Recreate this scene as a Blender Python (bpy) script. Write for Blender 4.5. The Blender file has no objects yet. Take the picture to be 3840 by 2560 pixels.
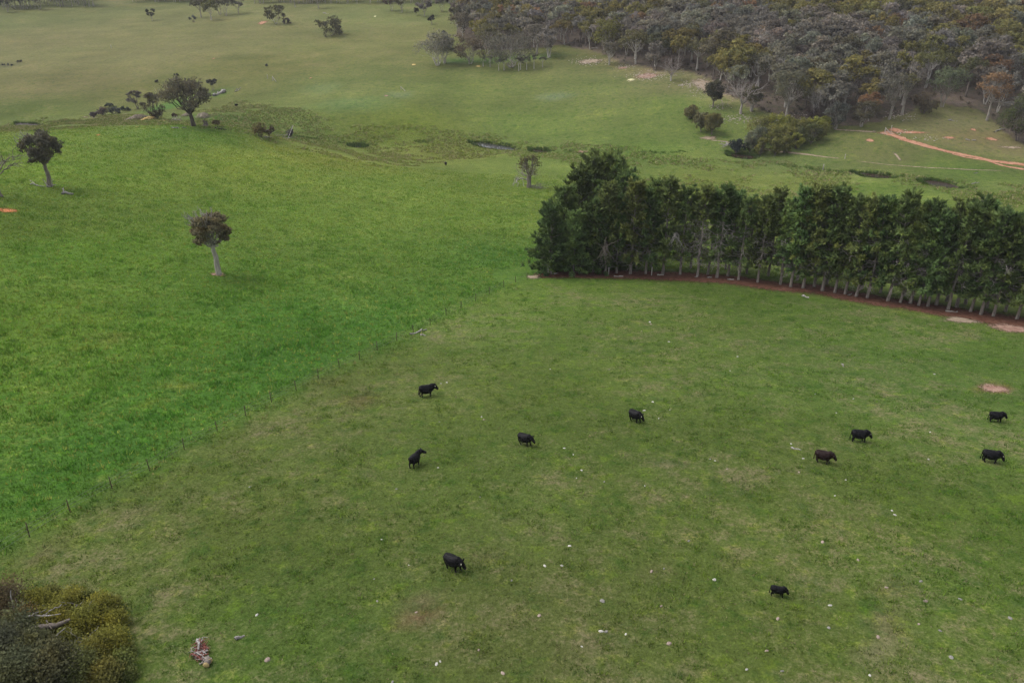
import bpy, math, random
import numpy as np
from mathutils import Vector, Matrix

# ------------------------------------------------------------------ camera, sky, sun, exposure
scene = bpy.context.scene
COL = scene.collection
PITCH = math.radians(27.0)
FPX = 2984.0                     # focal length in pixels of a 3840 px wide frame
HFOV = 2 * math.atan(1920 / FPX)

cam_d = bpy.data.cameras.new('camera')
cam = bpy.data.objects.new('camera', cam_d)
COL.objects.link(cam)
cam_d.sensor_fit = 'HORIZONTAL'
cam_d.sensor_width = 36
cam_d.lens = 36 * FPX / 3840
cam_d.clip_start = 1.0
cam_d.clip_end = 6000
cam.location = (0, 0, 0)
cam.rotation_euler = (math.pi / 2 - PITCH, 0, 0)
scene.camera = cam

world = bpy.data.worlds.new('World')
scene.world = world
world.use_nodes = True
wn = world.node_tree.nodes
wl = world.node_tree.links
wn.clear()
SUN_EL, SUN_ROT = math.radians(52), math.radians(-70)
sky = wn.new('ShaderNodeTexSky')
sky.sky_type = 'NISHITA'
sky.sun_disc = False
sky.sun_elevation = SUN_EL
sky.sun_rotation = SUN_ROT
sky.air_density = 1.0
sky.dust_density = 4.0
sky.ozone_density = 1.0
hsv = wn.new('ShaderNodeHueSaturation')
hsv.inputs['Saturation'].default_value = 0.22
wl.new(sky.outputs[0], hsv.inputs['Color'])
bg = wn.new('ShaderNodeBackground')
bg.inputs['Strength'].default_value = 0.15
wl.new(hsv.outputs[0], bg.inputs['Color'])
wo = wn.new('ShaderNodeOutputWorld')
wl.new(bg.outputs[0], wo.inputs['Surface'])

sun_d = bpy.data.lights.new('sun', 'SUN')
sun_d.energy = 0.6
sun_d.angle = math.radians(35)
sun_d.color = (1.0, 0.95, 0.87)
sun = bpy.data.objects.new('sun', sun_d)
COL.objects.link(sun)
# sun_rotation is measured from +Y towards +X
sdir = Vector((math.sin(SUN_ROT) * math.cos(SUN_EL), math.cos(SUN_ROT) * math.cos(SUN_EL), math.sin(SUN_EL)))
sun.rotation_euler = sdir.to_track_quat('Z', 'Y').to_euler()
sun.location = (0, 0, 60)

scene.view_settings.view_transform = 'Standard'
scene.view_settings.look = 'None'
scene.view_settings.gamma = 1
scene.view_settings.use_curve_mapping = False
scene.view_settings.exposure = 0.47
K = 1.10                         # display-linear value that a white diffuse field reaches; albedo = photo value / K

scene.cycles.use_denoising = True
scene.cycles.denoiser = 'OPENIMAGEDENOISE'
scene.cycles.denoising_input_passes = 'RGB_ALBEDO_NORMAL'
scene.cycles.denoising_prefilter = 'NONE'
scene.cycles.use_adaptive_sampling = False
scene.cycles.diffuse_bounces = 6
scene.cycles.sample_clamp_indirect = 1.0
scene.cycles.sample_clamp_direct = 3.0

# ------------------------------------------------------------------ small helpers
def srgb(r, g, b):
    f = lambda c: c / 12.92 if c <= 0.04045 else ((c + 0.055) / 1.055) ** 2.4
    return tuple(f(c / 255) for c in (r, g, b))

def alb(r, g, b):
    return tuple(min(0.85, c / K) for c in srgb(r, g, b))

def _hash(ix, iy, seed):
    h = (ix.astype(np.int64) * 374761393 + iy.astype(np.int64) * 668265263 + seed * 974711) & 0xFFFFFFFF
    h = ((h ^ (h >> 13)) * 1274126177) & 0xFFFFFFFF
    h = (h ^ (h >> 16)) & 0xFFFFFF
    return h / float(0xFFFFFF)

def vnoise(x, y, seed=0):
    x = np.asarray(x, float); y = np.asarray(y, float)
    ix = np.floor(x); iy = np.floor(y)
    fx = x - ix; fy = y - iy
    fx = fx * fx * (3 - 2 * fx); fy = fy * fy * (3 - 2 * fy)
    a = _hash(ix, iy, seed); b = _hash(ix + 1, iy, seed)
    c = _hash(ix, iy + 1, seed); d = _hash(ix + 1, iy + 1, seed)
    return (a * (1 - fx) + b * fx) * (1 - fy) + (c * (1 - fx) + d * fx) * fy * 1.0

def fbm(x, y, seed=0, octv=3):
    s = 0; a = 0.5; t = 0
    for k in range(octv):
        s = s + a * vnoise(x * 2 ** k, y * 2 ** k, seed + 17 * k); t += a; a *= 0.5
    return s / t * 2 - 1

def mesh_from(name, verts, faces, smooth=True, attrs=None):
    """faces: (M,k) index array, every face with the same number of corners (or a list of such arrays)."""
    if not isinstance(faces, list): faces = [faces]
    faces = [np.asarray(f, np.int32) for f in faces if len(f)]
    verts = np.asarray(verts, np.float32)
    me = bpy.data.meshes.new(name)
    me.vertices.add(len(verts)); me.vertices.foreach_set('co', verts.ravel())
    loops = np.concatenate([f.ravel() for f in faces])
    tot = np.concatenate([np.full(len(f), f.shape[1], np.int32) for f in faces])
    start = np.concatenate([[0], np.cumsum(tot)[:-1]]).astype(np.int32)
    me.loops.add(len(loops)); me.loops.foreach_set('vertex_index', loops)
    me.polygons.add(len(tot)); me.polygons.foreach_set('loop_start', start); me.polygons.foreach_set('loop_total', tot)
    me.polygons.foreach_set('use_smooth', np.full(len(tot), smooth, bool))
    for an, (typ, dom, data) in (attrs or {}).items():
        at = me.attributes.new(an, typ, dom)
        at.data.foreach_set('color' if 'COLOR' in typ else ('vector' if 'VECTOR' in typ else 'value'), np.asarray(data, np.float32).ravel())
    me.update(calc_edges=True)
    return me

def obj(name, me, mat=None, parent=None, loc=(0, 0, 0), rotz=0.0, scale=1.0, color=None):
    o = bpy.data.objects.new(name, me)
    COL.objects.link(o)
    if mat is not None and len(me.materials) == 0: me.materials.append(mat)
    if parent is not None: o.parent = parent
    o.location = loc; o.rotation_euler = (0, 0, rotz)
    o.scale = (scale,) * 3 if not hasattr(scale, '__len__') else scale
    if color is not None: o.color = (*color, 1)
    return o

def tag(o, label=None, cat=None, group=None, kind=None):
    if label: o['label'] = label
    if cat: o['category'] = cat
    if group: o['group'] = group
    if kind: o['kind'] = kind
    return o

def empty(name, loc, label, cat, group=None, rotz=0.0, scale=1.0, rot=None):
    o = bpy.data.objects.new(name, None)
    COL.objects.link(o)
    o.empty_display_size = 0.5
    o.location = loc; o.rotation_euler = rot or (0, 0, rotz)
    o.scale = (scale,) * 3 if not hasattr(scale, '__len__') else scale
    return tag(o, label, cat, group)

# ------------------------------------------------------------------ terrain: a smooth surface through measured points
CP, SP = math.cos(PITCH), math.sin(PITCH)

def unproj(px, py, z):
    r = (px - 1920) / FPX * z; u = (1280 - py) / FPX * z
    return (r, z * CP + u * SP, u * CP - z * SP)

def plane(x, y):
    return -33.5 - 0.15 * y

ctrl = [(1640,245,400),(2520,300,345),(2780,420,305),(2900,545,283),(3690,450,300),(3400,500,285),(3840,610,262),
        (3000,100,430),(3800,20,470),(2100,20,540),(570,75,560),(1140,90,520),(100,40,600),(950,0,640),(1240,130,490),
        (0,250,430),(600,230,430),(1000,300,385),(300,380,360),(887,396,345),(1672,615,268),(1980,700,225),(1840,545,303),
        (1330,547,306),(2800,578,277),(3290,655,247),(3530,690,237),(100,463,325),(725,470,240),(0,497,228),(300,482,233),
        (540,472,240),(900,486,240),(1000,535,240),(1150,560,245),(1300,605,237),(190,700,165),(810,1020,130),(0,735,152),(400,850,146),(1200,850,163),
        (2200,300,360),(1950,350,352),(2400,480,305),(2000,620,262),(2800,700,240),(2500,640,257),(1100,420,330),(1500,420,330),
        (3200,150,395),(600,420,318),(3300,750,222),(3750,760,205)]
pts = [unproj(*c) for c in ctrl]
for px, py in [(1977,1050),(1488,1280),(2600,1040),(3200,1110),(3840,1205),(2500,1400),(3500,1500),(1600,1600),(2500,1900),
               (3500,2000),(700,1690),(100,2015),(1200,2300),(2200,2500),(3400,2500),(300,2500)]:
    k = (1280 - py) / FPX
    h = CP + k * SP; v = k * CP - SP
    z = -33.5 / (v + 0.15 * h)
    pts.append(unproj(px, py, z))
pts += [(-60,-80,-24),(60,-80,-24),(-300,-60,-16),(300,-60,-30),(-350,200,-38),(330,180,-62),(420,330,-58),(420,500,-38),
        (-450,420,-62),(-600,650,-48),(0,900,-28),(400,900,-15),(-500,1000,-30),(900,600,-5),(-900,500,-40),(900,0,-30),
        (-900,0,-20),(0,1500,-5),(900,1500,20),(-900,1500,-10),(0,-250,-10),(-900,-250,0),(900,-250,-10)]
pts = np.array(pts)
S_ = 100.0
def _U(r2):
    return np.where(r2 > 0, r2 * np.log(np.maximum(r2, 1e-12)), 0)
_n = len(pts)
_X = pts[:, :2] / S_
_Kt = _U(((_X[:, None] - _X[None]) ** 2).sum(-1)) + np.eye(_n) * 0.004
_Pm = np.hstack([np.ones((_n, 1)), _X])
_A = np.vstack([np.hstack([_Kt, _Pm]), np.hstack([_Pm.T, np.zeros((3, 3))])])
_w = np.linalg.solve(_A, np.concatenate([pts[:, 2], np.zeros(3)]))
def tps(x, y):
    q = np.stack([np.ravel(x), np.ravel(y)], 1) / S_
    out = _w[_n] + q @ _w[_n + 1:]
    for i in range(_n):
        out = out + _w[i] * _U(((q - _X[i]) ** 2).sum(-1))
    return out.reshape(np.shape(x))

XS = np.concatenate([np.arange(-900, -260, 20), np.arange(-260, 260, 2.0), np.arange(260, 901, 20)])
YS = np.concatenate([np.arange(-250, 20, 6), np.arange(20, 340, 1.6), np.arange(340, 700, 3), np.arange(700, 1501, 25)])
GX, GY = np.meshgrid(XS, YS)
GZ = tps(GX, GY)
GZ += 0.16 * fbm(GX / 9, GY / 9, 3) + 0.5 * fbm(GX / 45, GY / 45, 5)

def H(x, y):
    x = np.clip(np.asarray(x, float), XS[0], XS[-1] - 1e-6); y = np.clip(np.asarray(y, float), YS[0], YS[-1] - 1e-6)
    i = np.clip(np.searchsorted(XS, x, 'right') - 1, 0, len(XS) - 2); j = np.clip(np.searchsorted(YS, y, 'right') - 1, 0, len(YS) - 2)
    fx = (x - XS[i]) / (XS[i + 1] - XS[i]); fy = (y - YS[j]) / (YS[j + 1] - YS[j])
    return (GZ[j, i] * (1 - fx) + GZ[j, i + 1] * fx) * (1 - fy) + (GZ[j + 1, i] * (1 - fx) + GZ[j + 1, i + 1] * fx) * fy

_T = np.concatenate([np.arange(18, 200, 0.5), np.arange(200, 1400, 1.0)])
def G(px, py):
    """ground point seen at a pixel of the photograph"""
    d = np.array(unproj(px, py, 1.0))
    q = _T[:, None] * d
    below = q[:, 2] < H(q[:, 0], q[:, 1])
    k = int(np.argmax(below)) if below.any() else len(_T) - 1
    a, b = _T[max(k - 1, 0)], _T[k]
    for _ in range(12):
        m = 0.5 * (a + b); p = m * d
        if p[2] < H(p[0], p[1]): b = m
        else: a = m
    p = 0.5 * (a + b) * d
    return Vector((p[0], p[1], float(H(p[0], p[1]))))

def zdepth(p):
    return p[1] * CP - p[2] * SP

def to_px(x, y, z):
    zc = y * CP - z * SP; u = y * SP + z * CP
    zs = np.where(np.abs(zc) < 1e-3, 1e-3, zc)
    return 1920 + FPX * x / zs, 1280 - FPX * u / zs, zc

def m_of(pxlen, p):          # metres spanned by a horizontal pixel length at a point
    return pxlen * zdepth(p) / FPX

def in_poly(x, y, poly):
    x = np.asarray(x); y = np.asarray(y)
    ins = np.zeros(x.shape, bool)
    n = len(poly)
    for i in range(n):
        x1, y1 = poly[i][0], poly[i][1]; x2, y2 = poly[(i + 1) % n][0], poly[(i + 1) % n][1]
        c = (y1 > y) != (y2 > y)
        with np.errstate(divide='ignore', invalid='ignore'):
            t = (x2 - x1) * (y - y1) / (y2 - y1 + 1e-12) + x1
        ins ^= c & (x < t)
    return ins

def dist_line(x, y, line):
    d = np.full(np.shape(x), 1e9)
    for a, b in zip(line[:-1], line[1:]):
        ax, ay, bx, by = a[0], a[1], b[0], b[1]
        t = np.clip(((x - ax) * (bx - ax) + (y - ay) * (by - ay)) / max(1e-9, (bx - ax) ** 2 + (by - ay) ** 2), 0, 1)
        d = np.minimum(d, np.hypot(x - ax - t * (bx - ax), y - ay - t * (by - ay)))
    return d

# ------------------------------------------------------------------ creek pools: basins cut into the valley floor
POOLS = [  # outline in the photograph (near edge then far edge), label
    ([(1772,528),(1830,533),(1900,543),(1948,556),(1900,556),(1830,550),(1790,540)], 'narrow bright pool of the creek reflecting the white sky'),
    ([(1308,540),(1345,541),(1378,549),(1350,552),(1322,549)], 'tiny pool in the marsh, half hidden by tussocks left of the bright pool'),
    ([(1996,558),(2030,560),(2058,565),(2030,568),(2005,565)], 'small dark puddle of the creek right of the bright pool'),
    ([(2722,566),(2780,574),(2850,583),(2840,594),(2780,591),(2730,580)], 'black water hole under the blue-green bush'),
    ([(3180,640),(3260,645),(3340,652),(3385,662),(3320,664),(3240,657)], 'long brown creek pool below the pale cut bank'),
    ([(3438,673),(3490,672),(3560,684),(3635,703),(3560,703),(3480,690)], 'dark brown creek pool nearest the windbreak'),
    ([(62,462),(140,460),(215,464),(180,470),(90,471)], 'narrow dark ditch of water on the far left valley floor'),
]
pool_geo = []
for outline, lab in POOLS:
    w = np.array([G(*p)[:2] for p in outline])
    c = w.mean(0)
    w = c + (w - c) * (0.72 if 'water hole' in lab else (0.74 if 'brown' in lab else (0.6 if 'tiny' in lab else 1.04)))
    z0 = float(min(H(w[:, 0], w[:, 1]).min(), H(c[0], c[1])))
    pool_geo.append((w, z0, lab))
for w, z0, lab in pool_geo:
    d = dist_line(GX, GY, list(w) + [w[0]])
    ins = in_poly(GX, GY, w)
    f = np.where(ins, 1.0, np.clip(1 - d / 2.0, 0, 1))
    GZ[:] = GZ * (1 - f) + (z0 - 0.9) * f

# ------------------------------------------------------------------ world-space regions read off the photograph
FENCE_PX = [(1977,1050),(1934,1059),(1889,1077),(1835,1102),(1784,1129),(1729,1156),(1674,1184),(1613,1218),(1551,1247),(1488,1280),
            (1415,1313),(1348,1349),(1273,1379),(1194,1419),(1111,1464),(1018,1508),(921,1558),(817,1620),(691,1685),(561,1764),(420,1832),
            (264,1920),(111,2012),(-60,2118)]
FENCE = [G(*p) for p in FENCE_PX]
_fd = (FENCE[-1] - FENCE[-4]).normalized()
PINE_LINE_PX = [(2000,1036),(2150,1052),(2420,1052),(2650,1058),(2830,1082),(3040,1112),(3300,1155),(3560,1195),(3700,1225),(3840,1250),(3960,1272)]
PINE_LINE = [G(*p) for p in PINE_LINE_PX]
_pd = (PINE_LINE[-1] - PINE_LINE[-4]).normalized()
NEAR_POLY = ([FENCE[-1] + _fd * 250] + FENCE[::-1] + PINE_LINE + [PINE_LINE[-1] + _pd * 300, Vector((500, -200, 0)), Vector((-500, -220, 0))])
NEAR_POLY = [(p[0], p[1]) for p in NEAR_POLY]
FOREST_PX = [(1765,25),(1705,130),(1790,190),(1950,185),(2110,168),(2240,196),(2330,232),(2440,262),(2560,268),(2640,285),(2720,350),(2800,400),
             (2920,432),(3020,458),(3150,474),(3290,452),(3400,424),(3470,372),(3520,385),(3600,400),(3680,415),(3760,485),(3900,575),(4300,640),
             (4600,300),(4200,60),(3900,120),(3770,45),(3600,8),(3400,-30),(2900,-70),(2300,-75),(1900,-60)]
FOREST = [(p[0], p[1]) for p in [G(*q) for q in FOREST_PX]]
MARSH_PX = [(-50,478),(150,440),(420,430),(640,440),(880,375),(1180,420),(1250,455),(1500,470),(1800,500),(2000,535),(2300,545),(2600,590),(2900,600),
            (3150,640),(3500,665),(3840,690),(3950,720),(3800,800),(3500,700),(3280,690),(3250,745),(2950,745),(2600,715),(2300,660),(2100,600),(1900,585),(1700,600),
            (1420,625),(1250,590),(1050,540),(800,492),(650,470),(500,470),(250,485),(0,497)]
MARSH = [(p[0], p[1]) for p in [G(*q) for q in MARSH_PX]]

NEAR_COL = [(1900,1100,97,119,51),(2600,1200,89,109,49),(3500,1400,88,111,51),(1300,1450,95,109,53),(2000,1700,89,106,49),(3000,1800,89,105,49),
            (500,2050,89,103,49),(1000,2400,79,99,43),(2000,2350,89,99,51),(3000,2400,87,101,47),(3700,2100,85,105,45),(100,2250,89,101,45),(3300,1150,85,107,47)]
LEFT_COL = [(100,1850,72,109,42),(450,1650,72,111,44),(600,1500,74,114,44),(850,1480,74,113,44),(1100,1330,72,111,44),(1000,1180,76,114,44),(1400,1180,76,113,46),(1650,1090,83,114,47),(200,1450,89,121,47),(200,1200,95,123,47),(600,1250,87,121,45),(900,1050,87,119,45),
            (1500,950,91,119,49),(300,950,91,123,45),(1000,800,99,125,51),(1700,800,101,125,53),(300,650,101,127,49),(900,620,113,131,55),(1500,700,105,127,55),
            (200,520,109,131,57),(700,500,95,123,53),(1200,590,121,131,59),(1900,700,103,123,55),(50,820,89,112,45),(1850,960,78,112,46),
            (1000,465,98,115,56),(1500,480,111,125,55),(1600,580,117,125,61),(2000,480,108,126,66),(2400,560,100,122,58),(2700,680,108,120,60),(3000,700,112,124,64),
            (3300,720,102,122,58),(3700,760,98,114,54),(2200,640,106,124,62),(3600,640,96,116,58),(100,430,100,115,56),(300,470,102,114,60),
            (1300,330,114,125,74),(1700,350,116,129,72),(2200,330,116,127,76),(2500,400,106,123,66),(1000,240,124,127,76),(2600,320,124,123,88),
            (200,150,134,133,90),(600,200,133,132,90),(300,300,126,125,82),(900,120,132,133,88),(1400,150,128,131,82),(100,60,120,127,80),(1500,60,126,135,84),(600,350,120,123,72),
            (3000,600,102,116,68),(3300,580,108,112,72),(3600,455,130,128,94),(3700,510,130,122,90),(2500,480,106,122,66),(3820,20,132,130,92),(2350,215,114,117,76),
            (2480,265,130,127,94)]

def idw(cols, x, y):
    P_ = [(G(c[0], c[1]), np.array(alb(*c[2:]))) for c in cols]
    num = np.zeros(x.shape + (3,)); den = np.zeros(x.shape)
    for p, c in P_:
        s = 0.12 * zdepth(p)
        wgt = 1.0 / (0.02 + ((x - p[0]) ** 2 + (y - p[1]) ** 2) / s ** 2) ** 1.5
        num += wgt[..., None] * c; den += wgt
    return num / den[..., None]

jx = GX + 1.2 * fbm(GX / 5, GY / 5, 21); jy = GY + 1.2 * fbm(GX / 5, GY / 5, 22)
nd = dist_line(jx, jy, [p for p in NEAR_POLY[:len(FENCE) + len(PINE_LINE) + 1]])
NEAR = np.clip(0.5 + nd * np.where(in_poly(jx, jy, NEAR_POLY), 1, -1) / 5.0 + 0.25 * fbm(GX / 2.5, GY / 2.5, 23), 0, 1)
FM = in_poly(GX + 4 * fbm(GX / 12, GY / 12, 31), GY + 4 * fbm(GX / 12, GY / 12, 32), FOREST).astype(float)
fd = dist_line(GX, GY, FOREST + [FOREST[0]])
MM = in_poly(GX + 5 * fbm(GX / 10, GY / 10, 33), GY + 5 * fbm(GX / 10, GY / 10, 34), MARSH).astype(float)
C_near = idw(NEAR_COL, GX, GY); C_left = idw(LEFT_COL, GX, GY)
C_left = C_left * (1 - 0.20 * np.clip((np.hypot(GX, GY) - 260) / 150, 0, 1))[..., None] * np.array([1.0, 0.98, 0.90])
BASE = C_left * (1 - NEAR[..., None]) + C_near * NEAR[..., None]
# what the grass is broken up with: straw and bare soil close by, yellow grass left, brown seed heads far off
DIST = np.hypot(GX, GY)
far = np.clip((DIST - 320) / 120, 0, 1)[..., None]
ALT = (1 - NEAR[..., None]) * ((1 - far) * np.array(alb(130, 134, 68)) + far * np.array(alb(128, 114, 82))) + NEAR[..., None] * np.array(alb(126, 114, 90))
ALT = ALT * (1 - MM[..., None] * 0.8) + np.array(alb(126, 130, 82)) * MM[..., None] * 0.8
lit = np.clip(FM * 1.0 + 0.0, 0, 1)[..., None]
edge_f = np.clip(1 - fd / 14, 0, 1) * (1 - FM)
scree = (np.clip(1 - np.hypot((GX - 60) / 95, (GY - 345) / 65), 0, 1) > 0) * edge_f
BASE = BASE * (1 - lit) + np.array(alb(98, 88, 80)) * lit
ALT = ALT * (1 - lit) + np.array(alb(120, 106, 98)) * lit
ALT = ALT * (1 - scree[..., None]) + np.array(alb(160, 140, 118)) * scree[..., None]
AMT = 0.37 + 0.045 * NEAR + 0.04 * far[..., 0] + 0.02 * MM + 0.10 * scree + 0.1 * FM
DARK = 0.85 + 0.1 * (1 - NEAR) * (1 - far[..., 0]) - 0.1 * far[..., 0]

# bare or worn spots inside the near paddock and elsewhere: (px, py, half width, half height, r, g, b, strength)
SPOTS = [(1350,1505,75,30,112,92,68,0.8),(3725,1455,62,16,150,104,92,1.0),(1560,2315,22,16,134,96,84,0.9),(1660,2332,22,12,134,96,84,0.8),
         (1640,2420,40,18,128,96,82,0.8),(1580,2260,20,12,130,110,92,0.6),(150,2080,70,30,112,98,78,0.7),(470,1930,60,22,112,100,78,0.6),
         (3310,2340,55,40,134,116,98,0.75),(3300,2460,36,18,140,124,108,0.7),(2700,2090,40,26,128,108,86,0.7),(2480,2130,40,22,124,106,84,0.6),
         (2240,2400,60,30,110,98,78,0.6),(2160,2420,40,22,110,94,78,0.6),(2570,2060,50,18,120,106,82,0.6),(3370,2200,50,20,122,104,84,0.6),
         (1350,2290,30,16,110,94,80,0.6),(640,1905,30,14,126,106,92,0.5),(1595,1758,22,12,132,116,100,0.7),(3220,2100,24,12,150,116,96,0.8),
         (3270,1120,60,12,120,96,78,0.5),(1810,2080,40,20,108,96,74,0.5),(1230,1430,60,18,118,100,72,0.5),(1960,1960,40,16,116,102,78,0.5),
         (670,1445,46,13,138,138,70,0.7),(580,1510,48,16,120,124,58,0.6),(420,1270,75,26,120,120,62,0.6),(320,1310,40,10,118,126,44,0.7),(3590,1100,1,1,0,0,0,0),
         (1330,390,160,26,100,128,80,0.5),(1500,355,60,14,112,128,96,0.6),(1210,330,80,20,112,128,84,0.5),(2080,362,80,14,118,132,104,0.6),
         (2250,185,70,16,140,126,98,0.6),(2440,270,60,14,150,130,104,0.6),(40,245,70,14,86,88,74,0.8),(640,395,60,40,80,122,52,0.9),(800,440,100,14,84,118,54,0.6),
         (1900,222,250,14,72,104,50,0.8),(1700,226,60,10,72,104,50,0.8),(820,350,60,20,84,112,54,0.8)]
for px, py, rx, ry, r, g, b, s in SPOTS:
    p = G(px, py); mx = m_of(rx, p)
    q = G(px, py - ry); my = max(0.4, math.hypot(q[0] - p[0], q[1] - p[1]))
    d = np.sqrt(((GX - p[0]) / mx) ** 2 + ((GY - p[1]) / my) ** 2) + 0.35 * fbm(GX / 3, GY / 3, 41)
    f = np.clip((1.25 - d) / 0.8, 0, 1) * s * (0.65 if py > 1480 else 0.9)
    c = np.array(alb(r, g, b)) if s else 0
    BASE = BASE * (1 - f[..., None]) + c * f[..., None]
for w, z0, lab in pool_geo:                       # wet mud in the basins
    f = np.where(in_poly(GX, GY, w), 1.0, 0.0)
    BASE = BASE * (1 - f[..., None]) + np.array((0.030, 0.021, 0.014)) * f[..., None]
    ALT = ALT * (1 - f[..., None]) + np.array((0.035, 0.027, 0.018)) * f[..., None]

def grid_sample(A, x, y):
    i = np.clip(np.searchsorted(XS, x) - 1, 0, len(XS) - 2); j = np.clip(np.searchsorted(YS, y) - 1, 0, len(YS) - 2)
    fx = np.clip((x - XS[i]) / (XS[i + 1] - XS[i]), 0, 1); fy = np.clip((y - YS[j]) / (YS[j + 1] - YS[j]), 0, 1)
    if A.ndim == 3: fx = fx[:, None]; fy = fy[:, None]
    return (A[j, i] * (1 - fx) + A[j, i + 1] * fx) * (1 - fy) + (A[j + 1, i] * (1 - fx) + A[j + 1, i + 1] * fx) * fy

# ------------------------------------------------------------------ materials
def new_mat(name):
    m = bpy.data.materials.new(name); m.use_nodes = True
    nt = m.node_tree; nt.nodes.clear()
    out = nt.nodes.new('ShaderNodeOutputMaterial')
    return m, nt, out

class N:
    """tiny wrapper for wiring shader nodes"""
    def __init__(s, nt): s.nt = nt
    def node(s, t, **kw):
        n = s.nt.nodes.new(t)
        for k, v in kw.items(): setattr(n, k, v)
        return n
    def link(s, a, b): s.nt.links.new(a, b)
    def setin(s, sock, v):
        if hasattr(v, 'links'): s.link(v, sock)
        elif hasattr(v, '__len__'): sock.default_value = (*v, 1) if len(v) == 3 and sock.type == 'RGBA' else v
        else: sock.default_value = v
    def math(s, op, a, b=0.0, c=None, clamp=False):
        n = s.node('ShaderNodeMath', operation=op, use_clamp=clamp)
        s.setin(n.inputs[0], a); s.setin(n.inputs[1], b)
        if c is not None: s.setin(n.inputs[2], c)
        return n.outputs[0]
    def noise(s, vec, scale, detail=2.0, rough=0.5, dist=0.0):
        n = s.node('ShaderNodeTexNoise'); s.link(vec, n.inputs['Vector'])
        n.inputs['Scale'].default_value = scale; n.inputs['Detail'].default_value = detail
        n.inputs['Roughness'].default_value = rough; n.inputs['Distortion'].default_value = dist
        return n.outputs['Fac']
    def ramp(s, v, lo, hi, a=0.0, b=1.0):
        n = s.node('ShaderNodeMapRange', interpolation_type='SMOOTHSTEP')
        s.setin(n.inputs['Value'], v); s.setin(n.inputs['From Min'], lo); s.setin(n.inputs['From Max'], hi)
        s.setin(n.inputs['To Min'], a); s.setin(n.inputs['To Max'], b)
        return n.outputs['Result']
    def mix(s, f, a, b, mode='MIX'):
        n = s.node('ShaderNodeMix', data_type='RGBA', blend_type=mode)
        s.setin(n.inputs[0], f); s.setin(n.inputs[6], a); s.setin(n.inputs[7], b)
        return n.outputs[2]
    def scale(s, col, f):
        n = s.node('ShaderNodeVectorMath', operation='SCALE')
        s.setin(n.inputs[0], col); s.setin(n.inputs[3], f)
        return n.outputs[0]
    def attr(s, name):
        return s.node('ShaderNodeAttribute', attribute_name=name)
    def pos(s):
        return s.node('ShaderNodeNewGeometry').outputs['Position']
    def diffuse(s, col, rough=0.9, spec=0.2, normal=None):
        n = s.node('ShaderNodeBsdfPrincipled')
        s.setin(n.inputs['Base Color'], col); s.setin(n.inputs['Roughness'], rough); s.setin(n.inputs['Specular IOR Level'], spec)
        if normal is not None: s.link(normal, n.inputs['Normal'])
        return n
    def soft_normal(s, own, up):
        """shading normal of fine foliage: the blade's own normal leaning to the open sky"""
        a = s.node('ShaderNodeVectorMath', operation='SCALE'); s.link(s.node('ShaderNodeNewGeometry').outputs['Normal'], a.inputs[0]); a.inputs[3].default_value = own
        b = s.node('ShaderNodeVectorMath', operation='ADD'); s.link(a.outputs[0], b.inputs[0]); b.inputs[1].default_value = (0, 0, up)
        c = s.node('ShaderNodeVectorMath', operation='NORMALIZE'); s.link(b.outputs[0], c.inputs[0])
        return c.outputs[0]
    def crown_normal(s, own, outw):
        """shading normal of a leafy crown: the leaf's own normal leaning outwards from the clump that carries it"""
        a = s.node('ShaderNodeVectorMath', operation='SCALE'); s.link(s.node('ShaderNodeNewGeometry').outputs['Normal'], a.inputs[0]); a.inputs[3].default_value = own
        v = s.node('ShaderNodeVectorTransform', vector_type='VECTOR', convert_from='OBJECT', convert_to='WORLD'); s.link(s.attr('out').outputs['Vector'], v.inputs[0])
        g = s.node('ShaderNodeVectorMath', operation='SCALE'); s.link(v.outputs[0], g.inputs[0]); g.inputs[3].default_value = outw
        b = s.node('ShaderNodeVectorMath', operation='ADD'); s.link(a.outputs[0], b.inputs[0]); s.link(g.outputs[0], b.inputs[1])
        c = s.node('ShaderNodeVectorMath', operation='NORMALIZE'); s.link(b.outputs[0], c.inputs[0])
        return c.outputs[0]
    def bump(s, h, strength, dist):
        n = s.node('ShaderNodeBump'); s.link(h, n.inputs['Height'])
        n.inputs['Strength'].default_value = strength; n.inputs['Distance'].default_value = dist
        return n.outputs['Normal']

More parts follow.
